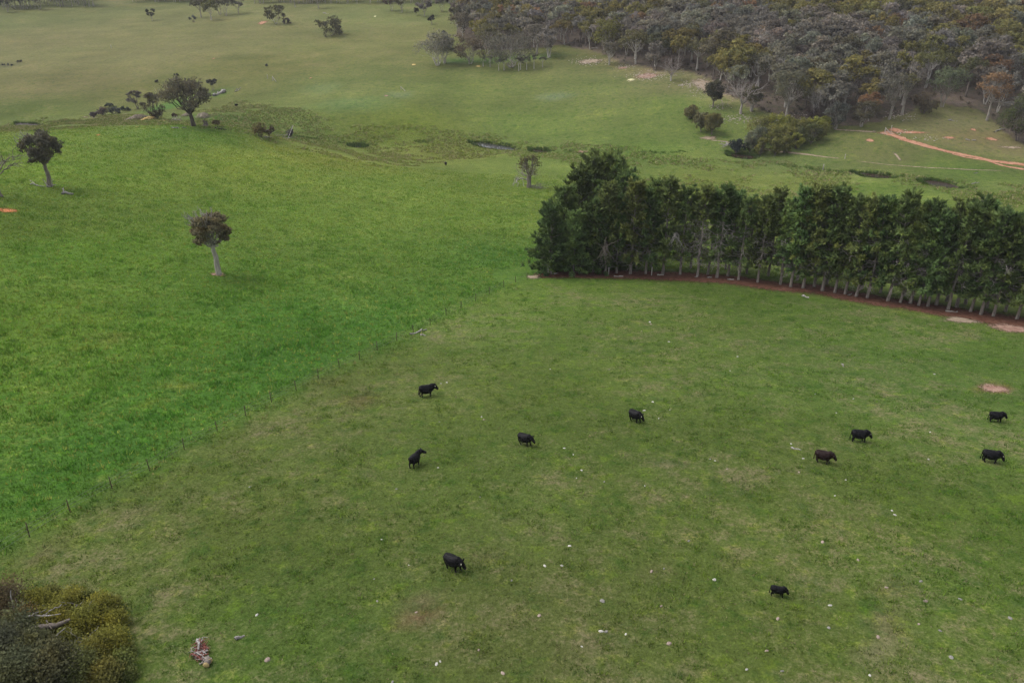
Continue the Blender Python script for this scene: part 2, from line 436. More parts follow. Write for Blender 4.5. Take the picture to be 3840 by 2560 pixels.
def grass_color(n, base, alt, amt, dark):
    """breaks a smooth field colour into clumps, straw and lush spots, all in world space"""
    p = n.pos()
    big = n.noise(p, 0.05, 4, 0.6)
    mid = n.noise(p, 0.33, 4, 0.65)
    sml = n.noise(p, 1.7, 3, 0.7)
    fine = n.noise(p, 5.0, 3, 0.75)
    t = n.math('ADD', n.math('MULTIPLY', big, 0.40), n.math('ADD', n.math('MULTIPLY', mid, 0.38), n.math('MULTIPLY', sml, 0.34)))
    t = n.math('ADD', t, n.math('MULTIPLY', n.math('SUBTRACT', fine, 0.5), 0.30))
    ta = n.ramp(n.math('ADD', t, n.math('SUBTRACT', amt, 0.42)), 0.52, 0.76)
    c = n.mix(n.math('MULTIPLY', ta, 0.85), base, alt)
    mid2 = n.noise(p, 0.5, 4, 0.65)
    d = n.math('ADD', mid2, n.math('MULTIPLY', n.math('SUBTRACT', sml, 0.5), 0.55))
    da = n.math('MULTIPLY', n.ramp(d, 0.50, 0.70), dark)
    c = n.mix(da, c, n.mix(1.0, c, (0.50, 0.70, 0.48), 'MULTIPLY'))
    mid3 = n.noise(p, 0.7, 3, 0.65)
    c = n.mix(n.math('MULTIPLY', n.ramp(n.math('ADD', mid3, n.math('MULTIPLY', n.math('SUBTRACT', fine, 0.5), 0.3)), 0.52, 0.72), 0.75), c, n.mix(1.0, c, (1.28, 1.36, 0.78), 'MULTIPLY'))
    bigd = n.noise(p, 0.018, 4, 0.62)
    mp = n.node('ShaderNodeMapping'); mp.inputs['Scale'].default_value = (0.022, 0.075, 0.05); mp.inputs['Rotation'].default_value = (0, 0, 0.25); n.link(p, mp.inputs['Vector'])
    stre = n.noise(mp.outputs['Vector'], 1.0, 5, 0.62, 0.6)
    c = n.mix(n.ramp(stre, 0.48, 0.70, 0.0, 0.45), c, n.mix(1.0, c, (1.16, 1.10, 1.02), 'MULTIPLY'))
    c = n.mix(n.ramp(stre, 0.50, 0.30, 0.0, 0.5), c, n.mix(1.0, c, (0.76, 0.86, 0.74), 'MULTIPLY'))
    f = n.math('ADD', -0.10, n.math('ADD', n.math('MULTIPLY', fine, 1.05), n.math('MULTIPLY', sml, 0.75)))
    f = n.math('MULTIPLY', f, n.math('ADD', 0.70, n.math('MULTIPLY', n.math('ADD', bigd, n.math('MULTIPLY', n.math('SUBTRACT', big, 0.5), 1.1)), 0.60)))
    return n.scale(c, n.math('MULTIPLY', f, 1.22)), fine, sml, mid2

def ground_material():
    m, nt, out = new_mat('ground_grass'); n = N(nt)
    base = n.attr('base').outputs['Color']; alt = n.attr('alt').outputs['Color']
    am = n.attr('amt').outputs['Fac']; dk = n.attr('dark').outputs['Fac']
    c, fine, sml, mid = grass_color(n, base, alt, am, dk)
    h = n.math('ADD', n.math('MULTIPLY', fine, 0.35), n.math('ADD', n.math('MULTIPLY', sml, 0.6), n.math('MULTIPLY', mid, 0.8)))
    b = n.diffuse(c, 0.95, 0.08, n.bump(h, 0.55, 0.55))
    n.link(b.outputs[0], out.inputs['Surface'])
    return m
M_GROUND = ground_material()

def tuft_material(name, rough=0.8):
    m, nt, out = new_mat(name); n = N(nt)
    c = n.attr('tint').outputs['Color']
    nn = n.soft_normal(0.35, 1.0)
    d = n.node('ShaderNodeBsdfDiffuse'); n.link(c, d.inputs['Color']); n.link(nn, d.inputs['Normal'])
    t = n.node('ShaderNodeBsdfTranslucent'); n.link(c, t.inputs['Color'])
    mx = n.node('ShaderNodeMixShader'); mx.inputs[0].default_value = 0.2
    n.link(d.outputs[0], mx.inputs[1]); n.link(t.outputs[0], mx.inputs[2]); n.link(mx.outputs[0], out.inputs['Surface'])
    return m
M_TUFT = tuft_material('grass_blades')

def leaf_material(name, per_object=True, trans=0.38):
    """leaf colour: the plant's own colour, varied leaf by leaf and clump by clump"""
    m, nt, out = new_mat(name); n = N(nt)
    v = n.attr('v').outputs['Fac']
    if per_object:
        oi = n.node('ShaderNodeObjectInfo'); c = oi.outputs['Color']
    else:
        c = n.attr('tint').outputs['Color']
    p = n.pos()
    nz = n.noise(p, 0.55, 2, 0.5)
    c = n.mix(n.ramp(nz, 0.45, 0.75, 0.0, 0.65), c, n.mix(1.0, c, (1.30, 1.12, 0.72), 'MULTIPLY'))
    c = n.mix(n.ramp(nz, 0.5, 0.25, 0.0, 0.6), c, n.mix(1.0, c, (0.72, 0.80, 0.92), 'MULTIPLY'))
    c = n.scale(c, n.math('ADD', 0.72, n.math('MULTIPLY', v, 0.56)))
    d = n.diffuse(c, 0.85, 0.04, n.crown_normal(0.45, 1.0))
    t = n.node('ShaderNodeBsdfTranslucent'); n.link(c, t.inputs['Color'])
    mx = n.node('ShaderNodeMixShader'); mx.inputs[0].default_value = trans
    n.link(d.outputs[0], mx.inputs[1]); n.link(t.outputs[0], mx.inputs[2]); n.link(mx.outputs[0], out.inputs['Surface'])
    return m
M_LEAF = leaf_material('leaves')
M_LEAF_TINT = leaf_material('forest_leaves', False)

def bark_material(name, a, b, sc=3.0, use_obj=False, stretch=0.25):
    m, nt, out = new_mat(name); n = N(nt)
    tc = n.node('ShaderNodeTexCoord')
    mp = n.node('ShaderNodeMapping'); mp.inputs['Scale'].default_value = (1, 1, stretch)
    n.link(tc.outputs['Object'], mp.inputs['Vector'])
    nz = n.noise(mp.outputs['Vector'], sc, 5, 0.65, 0.5)
    nz2 = n.noise(mp.outputs['Vector'], sc * 0.35, 2, 0.5)
    c = n.mix(n.ramp(nz, 0.38, 0.66), a, b)
    c = n.scale(c, n.math('ADD', 0.7, n.math('MULTIPLY', nz2, 0.6)))
    if use_obj:
        oi = n.node('ShaderNodeObjectInfo'); c = n.mix(1.0, c, oi.outputs['Color'], 'MULTIPLY')
    d = n.diffuse(c, 0.9, 0.15, n.bump(nz, 0.6, 0.05))
    n.link(d.outputs[0], out.inputs['Surface'])
    return m
M_BARK_PALE = bark_material('pale_gum_bark', (0.30, 0.27, 0.24), (0.46, 0.42, 0.38))
M_BARK_GREY = bark_material('grey_bark', (0.16, 0.135, 0.12), (0.27, 0.23, 0.20))
M_BARK_WHITE = bark_material('white_gum_bark', (0.42, 0.39, 0.36), (0.62, 0.58, 0.54))
M_BARK_PINE = bark_material('pine_bark', (0.19, 0.165, 0.145), (0.34, 0.30, 0.26), 5.0)
M_BARK_DARK = bark_material('dark_bark', (0.07, 0.058, 0.05), (0.13, 0.11, 0.095))
M_DEADWOOD = bark_material('bleached_wood', (0.24, 0.22, 0.21), (0.46, 0.43, 0.41), 4.0)
M_TWIG = bark_material('bare_twigs', (0.32, 0.275, 0.26), (0.46, 0.41, 0.39), 4.0)

def soil_material(name, a, b, c2, sc=1.2):
    m, nt, out = new_mat(name); n = N(nt)
    p = n.pos()
    n1 = n.noise(p, sc, 5, 0.65, 0.5); n2 = n.noise(p, sc * 4, 3, 0.7)
    c = n.mix(n.ramp(n1, 0.40, 0.62), a, b)
    c = n.mix(n.ramp(n2, 0.55, 0.72), c, c2)
    e = n.attr('edge').outputs['Fac']
    al = n.ramp(n.math('ADD', n.math('MULTIPLY', n.math('SUBTRACT', n1, 0.5), 1.4), n.math('ADD', e, n.math('MULTIPLY', n.math('SUBTRACT', n2, 0.5), 1.3))), 0.15, 0.75)
    d = n.diffuse(c, 0.95, 0.1, n.bump(n2, 0.5, 0.08))
    t = n.node('ShaderNodeBsdfTransparent'); mx = n.node('ShaderNodeMixShader')
    n.link(al, mx.inputs[0]); n.link(t.outputs[0], mx.inputs[1]); n.link(d.outputs[0], mx.inputs[2]); n.link(mx.outputs[0], out.inputs['Surface'])
    return m
M_RED = soil_material('red_clay', alb(182, 130, 104), alb(196, 150, 124), alb(146, 120, 92), 0.5)
M_PINK = soil_material('pink_soil', alb(152, 118, 104), alb(176, 146, 130), alb(122, 106, 88), 1.2)
M_PALE = soil_material('pale_soil', alb(150, 132, 112), alb(176, 158, 138), alb(120, 114, 84), 0.8)
M_SAND = soil_material('yellow_sand', alb(208, 178, 108), alb(222, 196, 132), alb(180, 156, 96), 1.0)
M_ORANGE = soil_material('orange_clay', alb(206, 128, 84), alb(222, 146, 104), alb(190, 110, 76), 1.0)
M_CREAM = soil_material('cream_sand', alb(220, 212, 164), alb(232, 226, 182), alb(200, 190, 144), 1.0)
M_LITTER = soil_material('pine_needle_litter', alb(100, 66, 53), alb(122, 88, 72), alb(80, 66, 46), 1.6)
M_MOUND = soil_material('grey_spoil', alb(122, 112, 98), alb(146, 134, 120), alb(98, 98, 70), 1.4)

def simple(name, col, rough=0.8, spec=0.2, var=0.3, sc=6.0, use_obj=False):
    m, nt, out = new_mat(name); n = N(nt)
    tc = n.node('ShaderNodeTexCoord')
    nz = n.noise(tc.outputs['Object'], sc, 4, 0.6)
    c = n.scale(col, n.math('ADD', 1 - var * 0.5, n.math('MULTIPLY', nz, var))) if not use_obj else n.scale(n.node('ShaderNodeObjectInfo').outputs['Color'], n.math('ADD', 1 - var * 0.5, n.math('MULTIPLY', nz, var)))
    d = n.diffuse(c, rough, spec, n.bump(nz, 0.3, 0.02))
    n.link(d.outputs[0], out.inputs['Surface'])
    return m
M_STONE = simple('stone', (0.5, 0.5, 0.5), 0.85, 0.2, 0.5, 9.0, use_obj=True)
M_COAT = simple('cattle_coat', (0.012, 0.012, 0.014), 0.5, 0.12, 0.3, 5.0, use_obj=True)
M_TAG = simple('ear_tag_plastic', (0.75, 0.72, 0.55), 0.5, 0.4, 0.1)
M_HOOF = simple('hoof', (0.02, 0.018, 0.016), 0.6, 0.3, 0.3)
M_STEEL = simple('rusty_steel', (0.085, 0.055, 0.042), 0.8, 0.3, 0.5, 14.0)
M_WIRE = simple('fence_wire', (0.22, 0.22, 0.21), 0.5, 0.5, 0.2)
M_POST = simple('weathered_post', (0.42, 0.39, 0.35), 0.9, 0.1, 0.4, 8.0)

def water_material(name, col, spec, rough, ior=1.33):
    m, nt, out = new_mat(name); n = N(nt)
    p = n.pos(); nz = n.noise(p, 2.2, 3, 0.6)
    b = n.diffuse(col, rough, spec, n.bump(nz, 0.10, 0.02))
    b.inputs['IOR'].default_value = ior
    n.link(b.outputs[0], out.inputs['Surface'])
    return m
M_WATER = water_material('creek_water', (0.05, 0.05, 0.05), 1.0, 0.03, 3.0)
M_BANK_REFL = water_material('bank_reflection_water', (0.040, 0.027, 0.018), 0.06, 0.25)  # dull brown colour stands in for the dark far bank mirrored in the water

# ------------------------------------------------------------------ ground sheet
ny, nx = GX.shape
gv = np.stack([GX.ravel(), GY.ravel(), GZ.ravel()], 1)
idx = np.arange(nx * ny).reshape(ny, nx)
gf = np.stack([idx[:-1, :-1].ravel(), idx[:-1, 1:].ravel(), idx[1:, 1:].ravel(), idx[1:, :-1].ravel()], 1)
rgba = lambda A: np.concatenate([A.reshape(-1, 3), np.ones((A.size // 3, 1))], 1)
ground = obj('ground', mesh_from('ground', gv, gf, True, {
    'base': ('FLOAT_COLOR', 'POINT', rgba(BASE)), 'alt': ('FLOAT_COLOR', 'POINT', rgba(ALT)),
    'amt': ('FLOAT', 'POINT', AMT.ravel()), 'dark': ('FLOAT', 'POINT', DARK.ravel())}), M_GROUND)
tag(ground, 'rolling green pasture of the valley', None, None, 'structure')

for w, z0, lab in pool_geo:
    c = w.mean(0); k = 40; n_ = len(w)
    t = np.linspace(0, n_, k, endpoint=False)
    ring = np.stack([np.interp(t, np.arange(n_ + 1), np.append(w[:, i], w[0, i])) for i in range(2)], 1)
    ring = c + (ring - c) * (1.25 + 0.12 * fbm(t * 1.7, t * 0 + c[0], 3))[:, None]
    vv = np.vstack([np.column_stack([ring, np.full(k, z0 - 0.22)]), [[c[0], c[1], z0 - 0.22]]])
    ff = np.stack([np.arange(k), (np.arange(k) + 1) % k, np.full(k, k)], 1)
    tag(obj('creek_water', mesh_from('creek_water', vv, ff), M_BANK_REFL if ('brown' in lab or 'dark' in lab or 'black' in lab) else M_WATER), lab, None, None, 'structure')

# ------------------------------------------------------------------ draped soil: track, pine litter, bare patches, sand
def drape_strip(name, line_px, widths, mat, label, seed, kind='structure', lift=0.05, rag=0.25, step=1.0):
    P_ = [np.array(G(*p)[:2]) for p in line_px]
    seg = np.array([np.linalg.norm(b - a) for a, b in zip(P_[:-1], P_[1:])]); cum = np.concatenate([[0], np.cumsum(seg)])
    s = np.arange(0, cum[-1], step)
    x = np.interp(s, cum, [p[0] for p in P_]); y = np.interp(s, cum, [p[1] for p in P_]); wd = np.interp(s, cum, widths)
    tx, ty = np.gradient(x), np.gradient(y); l = np.hypot(tx, ty) + 1e-9; nxx, nyy = -ty / l, tx / l
    us = np.linspace(-1, 1, 11)
    wob = wd * (1 + rag * fbm(s / 6, s * 0, seed)); off = 0.5 * wd * fbm(s / 14, s * 0 + 9, seed + 1)
    X = x[:, None] + nxx[:, None] * (us * wob[:, None] + off[:, None]); Y = y[:, None] + nyy[:, None] * (us * wob[:, None] + off[:, None])
    Z = H(X, Y) + lift
    E = np.repeat((1 - np.abs(us))[None], len(s), 0) * 1.0
    ends = np.minimum(np.arange(len(s)), np.arange(len(s))[::-1])[:, None] * step / 4
    E = np.minimum(E, ends) * 1.3
    ii = np.arange(X.size).reshape(X.shape)
    f = np.stack([ii[:-1, :-1].ravel(), ii[:-1, 1:].ravel(), ii[1:, 1:].ravel(), ii[1:, :-1].ravel()], 1)
    me = mesh_from(name, np.stack([X.ravel(), Y.ravel(), Z.ravel()], 1), f, True, {'edge': ('FLOAT', 'POINT', E.ravel())})
    return tag(obj(name, me, mat), label, None, None, kind)

def drape_patch(name, px, py, rx, ry, mat, label, seed, height=0.0, kind='structure', cat=None, group=None):
    p = G(px, py); mx = m_of(rx, p); q = G(px, py - ry); my = max(0.35, math.hypot(q[0] - p[0], q[1] - p[1]))
    k, rings = 40, 9
    th = np.linspace(0, 2 * math.pi, k, endpoint=False)
    rr = 1 + 0.35 * fbm(np.cos(th) * 1.6 + seed, np.sin(th) * 1.6, seed)
    V, E = [[p[0], p[1], float(H(p[0], p[1])) + 0.06 + height]], [1.0]
    for r in np.linspace(1 / rings, 1, rings):
        X = p[0] + np.cos(th) * rr * r * mx; Y = p[1] + np.sin(th) * rr * r * my
        bulge = height * (math.cos(r * math.pi) * 0.5 + 0.5) * (1 + 0.3 * fbm(X * 1.3, Y * 1.3, seed))
        Z = H(X, Y) + 0.05 + bulge
        V += list(np.stack([X, Y, Z], 1)); E += [1.25 * (1 - r)] * k
    F3 = [[0, 1 + i, 1 + (i + 1) % k] for i in range(k)]
    F4 = [[1 + (r - 1) * k + i, 1 + r * k + i, 1 + r * k + (i + 1) % k, 1 + (r - 1) * k + (i + 1) % k] for r in range(1, rings) for i in range(k)]
    me = mesh_from(name, V, [np.array(F3), np.array(F4)], True, {'edge': ('FLOAT', 'POINT', E)})
    return tag(obj(name, me, mat), label, cat, group, kind)

drape_strip('dirt_track', [(3296,492),(3345,510),(3400,528),(3470,547),(3550,567),(3640,585),(3720,602),(3800,612),(3920,628),(4100,655)],
            [3.0,2.6,2.4,2.0,2.0,1.9,2.1,2.6,2.8,2.8], M_RED, 'pink clay farm track running down from the forest edge', 7)
drape_strip('dirt_track', [(3560,575),(3620,590),(3700,602),(3760,622),(3840,636),(3960,655)], [0.9,0.9,0.9,1.3,1.5,1.5], M_RED, 'second wheel line beside the pink clay track', 8)
drape_strip('dirt_track', [(3110,485),(3160,489),(3220,492),(3300,497)], [0.8,1.0,1.0,0.9], M_PALE, 'pale footpath joining the clay track at the forest edge', 9)
drape_strip('dirt_track', [(2650,525),(2720,531),(2830,556),(2900,566),(2980,575),(3060,584),(3160,596)], [0.5,0.6,1.2,1.3,1.2,0.8,0.5], M_PALE, 'faint pale stock path passing below the olive thicket', 10)
drape_strip('dirt_track', [(3200,604),(3330,618),(3480,630),(3640,637),(3780,642)], [0.30,0.30,0.45,0.55,0.25], M_PALE, 'thin pale stock path running above the creek pools', 14, rag=0.6)
drape_strip('dirt_track', [(3349,570),(3365,585),(3382,607)], [0.45,0.6,0.4], M_PALE, 'short worn scrape on the slope between track and creek', 15)
drape_strip('dirt_track', [(308,438),(360,442),(420,438),(485,425)], [0.6,0.8,0.8,0.5], M_PALE, 'bare creek edge left of the grey spoil mound', 16)
drape_strip('pine_litter', [(1985,1036),(2100,1030),(2300,1032),(2500,1036),(2700,1048),(2880,1072),(3100,1102),(3300,1136),(3500,1165),(3700,1196),(3840,1218),(3960,1238)],
            [1.5,4.0,4.6,4.6,4.6,4.6,4.8,4.8,5.0,5.2,5.5,5.5], M_LITTER, 'strip of reddish fallen needles under the windbreak', 11, 'stuff', 0.04, 0.1)
PATCHES = [('bare_soil',3725,1456,58,15,M_PINK,'long pink patch of bare soil above the cows on the right'),
 ('bare_soil',818,1028,33,7,M_PINK,'ring of pink bare soil round the foot of the lone round gum'),
 ('bare_soil',26,790,36,8,M_ORANGE,'orange clay patch at the left edge'),
 ('bare_soil',3790,1232,90,14,M_PINK,'worn pink soil at the right end of the windbreak'),
 ('bare_soil',3600,1200,70,10,M_PALE,'worn pale soil below the right part of the windbreak'),
 ('bare_soil',2000,1040,26,8,M_PALE,'bare soil at the left end of the windbreak'),
 ('bare_soil',3262,527,16,7,M_RED,'small round pink clay patch below the track'),
 ('bare_soil',3358,490,30,9,M_RED,'pink clay heap beside the gate post'),
 ('bare_soil',3420,497,60,5,M_RED,'scattered pink clay running right from the gate post'),
 ('bare_soil',3650,487,14,4,M_RED,'pink clay fleck high on the pale clearing'),
 ('bare_soil',3560,517,24,4,M_RED,'pink clay fleck above the middle of the track'),
 ('bare_soil',3718,522,26,6,M_RED,'pink clay patch below the dark bushy tree'),
 ('bare_soil',3790,553,50,4,M_PALE,'pale soil strip under the far right trees'),
 ('bare_soil',2335,255,20,4,M_PINK,'pink stony patch under the forest edge'),
 ('bare_soil',2428,285,48,9,M_PINK,'broad pink stony patch left of the bare white-trunked tree'),
 ('bare_soil',2210,230,48,9,M_PALE,'pale stony patch left of the forest edge'),
 ('bare_soil',2640,318,40,24,M_PALE,'pale stony ground beside the dark narrow tree'),
 ('bare_soil',2660,518,30,8,M_PALE,'bare soil under the pair of olive shrubs'),
 ('bare_soil',2845,458,18,3,M_CREAM,'cream gravel strip behind the olive thicket'),
 ('bare_soil',985,85,18,6,M_RED,'pink soil beside a bushy tree on the far slope'),
 ('bare_soil',3290,657,30,4,M_PALE,'pale cut bank above the brown pool'),
 ('bare_soil',2180,570,28,4,M_PINK,'pink sandy bank of the creek above the pines'),
 ('sand_heap',562,448,9,6,M_SAND,'small heap of yellow sand under the dark olive tree'),
 ('bare_soil',616,453,9,3,M_SAND,'flat yellow sand spill right of the sand heap'),
 ('bare_soil',515,476,9,2,M_SAND,'yellow sand fleck on the left crest'),
 ('bare_soil',368,507,8,2,M_ORANGE,'orange soil fleck on the left crest'),
 ('bare_soil',1794,249,12,3,M_SAND,'yellow sand spill below the white-trunked gum'),
 ('bare_soil',1552,243,10,3,M_SAND,'yellow sand fleck left of the white-trunked gum'),
 ('sand_heap',2367,302,16,5,M_CREAM,'flat heap of cream sand on the slope below the forest'),
 ('bare_soil',1406,62,6,2,M_CREAM,'cream sand fleck on the far slope'),
 ('bare_soil',1448,360,8,3,M_PINK,'pink soil fleck beside the tilted stay post'),
 ('bare_soil',802,220,6,2,M_RED,'tiny pink fleck on the far brown slope'),
 ('bare_soil',1165,293,6,2,M_RED,'small pink fleck on the middle slope')]
for i, (nm, px, py, rx, ry, mt, lab) in enumerate(PATCHES):
    hgt = {562: 1.0, 2367: 0.6, 3358: 0.5}.get(px, 0.0)
    drape_patch(nm, px, py, rx * 1.2, ry * 1.25, mt, lab, 50 + i, hgt)
for i, (px, py, rx, ry, h, lab) in enumerate([(518,447,26,9,1.6,'grey spoil mound left of the dark olive tree'),(762,440,28,9,1.8,'grey spoil mound behind the spreading gum'),
                                              (700,434,16,6,1.0,'low grey spoil mound between the two big trees')]):
    drape_patch('spoil_mound', px, py, rx, ry, M_MOUND, lab, 90 + i, h)

# ------------------------------------------------------------------ plant shapes
class Shape:
    def __init__(s): s.V = []; s.F = []; s.n = 0
    def add(s, v, f):
        s.V.append(np.asarray(v, float)); s.F.append(np.asarray(f) + s.n); s.n += len(v)
    def tube(s, P, R, sides=5):
        P = np.asarray(P, float); R = np.asarray(R, float); k = len(P)
        T = np.gradient(P, axis=0); T /= np.linalg.norm(T, axis=1, keepdims=True) + 1e-9
        ref = np.where(np.abs(T[:, 2:3]) > 0.9, np.array([[1., 0, 0]]), np.array([[0, 0, 1.]]))
        A = np.cross(T, ref); A /= np.linalg.norm(A, axis=1, keepdims=True) + 1e-9
        B = np.cross(T, A)
        th = np.linspace(0, 2 * math.pi, sides, endpoint=False)
        v = P[:, None] + R[:, None, None] * (A[:, None] * np.cos(th)[None, :, None] + B[:, None] * np.sin(th)[None, :, None])
        i = np.arange(k * sides).reshape(k, sides); j = np.roll(i, -1, 1)
        s.add(v.reshape(-1, 3), np.stack([i[:-1].ravel(), j[:-1].ravel(), j[1:].ravel(), i[1:].ravel()], 1))
        if sides == 4 or sides == 6:
            pass
    def mesh(s, name, smooth=True):
        return mesh_from(name, np.concatenate(s.V), np.concatenate(s.F), smooth)

def unit(v): return v / (np.linalg.norm(v, axis=-1, keepdims=True) + 1e-9)

class Leaves:
    def __init__(s, flat=False): s.C = []; s.S = []; s.D = []; s.A = []; s.O = []; s.flat = flat
    def outward(s, p, oc, cc):
        o = unit(p - np.asarray(oc)) * 0.8 + (unit(p - np.asarray(cc)) * 0.6 if cc is not None else 0) + np.array([0, 0, 0.75])
        s.O.append(unit(o))
    def clump(s, rng, c, r, n, size, flat=0.75, up=0.25, aspect=1.7, drop=0.0, oc=None, cc=None):
        d = unit(rng.normal(size=(n, 3)) + np.array([0, 0, up]))
        rad = r * rng.random(n) ** 0.45
        p = np.asarray(c) + d * rad[:, None] * np.array([1, 1, flat])
        s.C.append(p); s.S.append(size * rng.uniform(0.6, 1.4, n)); s.A.append(np.full(n, aspect))
        s.D.append(unit(rng.normal(size=(n, 3)) + d * 0.5 - np.array([0, 0, drop])))
        s.outward(p, c if oc is None else 0.5 * np.asarray(oc) + 0.5 * np.asarray(c), cc)
    def needles(s, rng, c, direction, r, n, size, aspect=3.0, oc=None):
        d = unit(np.asarray(direction) + rng.normal(size=(n, 3)) * 0.75)
        p = np.asarray(c) + d * (r * rng.random(n) ** 0.6)[:, None]
        s.C.append(p); s.S.append(size * rng.uniform(0.7, 1.3, n)); s.D.append(d); s.A.append(np.full(n, aspect))
        s.outward(p, np.asarray(c) - unit(np.asarray(direction, float)) * r, oc)
    def arrays(s):
        return [np.concatenate(q) for q in (s.C, s.S, s.D, s.A, s.O)]
    def mesh(s, rng, name, mat_tint=None):
        C, S, D, A, O = s.arrays(); n = len(C)
        W = unit(np.cross(D, rng.normal(size=(n, 3)) + np.array([0, 0, 0.9 if s.flat else 0.0])))
        L = D * (S * A ** 0.5 * 0.5)[:, None]; W = W * (S / A ** 0.5 * 0.5)[:, None]
        v = np.stack([C - L, C + W, C + L, C - W], 1).reshape(-1, 3)
        f = np.arange(4 * n).reshape(n, 4)
        return mesh_from(name, v, f, False, {'v': ('FLOAT', 'FACE', rng.random(n)), 'out': ('FLOAT_VECTOR', 'FACE', O)})

def bent(rng, a, b, n=6, sag=0.0, wig=0.06):
    a = np.asarray(a, float); b = np.asarray(b, float); t = np.linspace(0, 1, n)[:, None]
    L = np.linalg.norm(b - a)
    p = a + (b - a) * t
    p[1:-1] += rng.normal(size=(n - 2, 3)) * L * wig
    p[:, 2] += (np.sin(t[:, 0] * math.pi) * -sag * L)
    return p

def gum_shape(rng, h, w, trunk=0.35, lobes=7, sub=5, leaf=0.45, nleaf=1500, flat=0.65, lean=(0, 0), stems=1, tr=None, spread=0.72, low=-0.35,
              limb_r=0.32, twigs=0, dome=1.0, flare=1.25, lob=0.5):
    """eucalypt: bare bole, rising limbs, leaf clumps held at the limb ends"""
    sh = Shape(); lv = Leaves()
    tr = tr or 0.022 * h + 0.06
    fork = np.array([lean[0] * 0.6, lean[1] * 0.6, trunk * h])
    zc = h * (trunk + 1.0) / 2; rz = h * (1 - trunk) / 2
    forks = []
    for k in range(stems):
        a = 2 * math.pi * (k + rng.random() * 0.5) / stems
        base = np.array([math.cos(a), math.sin(a), 0]) * (0 if stems == 1 else tr * 0.9); base[2] = -0.35
        fk = fork + (0 if stems == 1 else 1) * np.array([math.cos(a), math.sin(a), 0]) * w * 0.10 + np.array([0, 0, rng.uniform(-0.04, 0.04) * h])
        P = bent(rng, base, fk, 6, 0, 0.012); f = tr * (1.0 if stems == 1 else 0.7)
        sh.tube(P, np.linspace(f * flare, f * 0.72, 6), 7); forks.append((fk, f * 0.72))
    for k in range(lobes):
        a = 2 * math.pi * (k * 0.618 + rng.uniform(-0.08, 0.08))
        u = rng.uniform(low, 0.95) if k else 0.8
        rr = math.sqrt(max(0.05, 1 - u * u)) * spread * (rng.uniform(0.3, 1.05) if lobes >= 12 and k % 3 == 0 else rng.uniform(0.75, 1.05))
        c = np.array([math.cos(a) * rr * w / 2, math.sin(a) * rr * w / 2, zc + u * rz * spread * dome]) + np.array([lean[0], lean[1], 0])
        rl = w * lob * rng.uniform(0.38, 0.55)
        fk, fr = forks[k % stems]
        st = fk - np.array([0, 0, rng.random() * 0.12 * h * trunk])
        P = bent(rng, st, c, 6, 0.10, 0.05)
        r0 = fr * rng.uniform(0.42, 0.62)
        sh.tube(P, np.linspace(r0, r0 * limb_r, 6), 5)
        for j in range(sub):
            d = unit(rng.normal(size=3) + np.array([0, 0, 0.45]) + unit(c - np.array([lean[0], lean[1], zc])) * 0.5)
            e = c + d * rl * rng.uniform(0.5, 0.95) * np.array([1, 1, flat])
            sh.tube(bent(rng, P[rng.integers(2, 6)], e, 4, 0.05, 0.06), np.linspace(r0 * 0.42, r0 * 0.10, 4), 4)
            lv.clump(rng, e, rl * rng.uniform(0.42, 0.62), max(4, int(nleaf / (lobes * sub))), leaf, flat, 0.35, 1.8, 0.35, oc=c, cc=(lean[0], lean[1], zc - 0.3 * rz))
        for j in range(twigs):
            d = unit(rng.normal(size=3) + np.array([0, 0, 0.9]))
            sh.tube(bent(rng, P[rng.integers(3, 6)], c + d * rl * rng.uniform(0.8, 1.25), 4, 0, 0.08), np.linspace(r0 * 0.35, 0.012, 4), 4)
    return sh, lv

def shrub_shape(rng, h, w, leaf=0.3, nleaf=900, lobes=9, stems=3, flat=0.85, loose=0.6):
    sh = Shape(); lv = Leaves()
    for k in range(lobes):
        a = 2 * math.pi * (k * 0.618 + rng.uniform(-0.1, 0.1)); u = rng.random()
        rr = math.sqrt(1 - (u * 0.9) ** 2) * 0.62 * rng.uniform(0.5, 1.05)
        c = np.array([math.cos(a) * rr * w / 2, math.sin(a) * rr * w / 2, h * (0.28 + 0.48 * u)])
        rl = min(w, h * 1.2) * rng.uniform(0.2, 0.32)
        sh.tube(bent(rng, (rng.normal() * 0.06 * w, rng.normal() * 0.06 * w, -0.2), c, 5, 0, 0.06), np.linspace(0.02 * h + 0.02, 0.012, 5), 4)
        for j in range(4):
            e = c + unit(rng.normal(size=3) + np.array([0, 0, 0.3])) * rl * rng.uniform(0.3, 0.9)
            e[2] = max(e[2], 0.10 * h)
            lv.clump(rng, e, rl * loose, max(3, nleaf // (lobes * 4)), leaf, flat, 0.3, 1.7, 0.1, oc=c, cc=(0, 0, 0.2 * h))
    return sh, lv

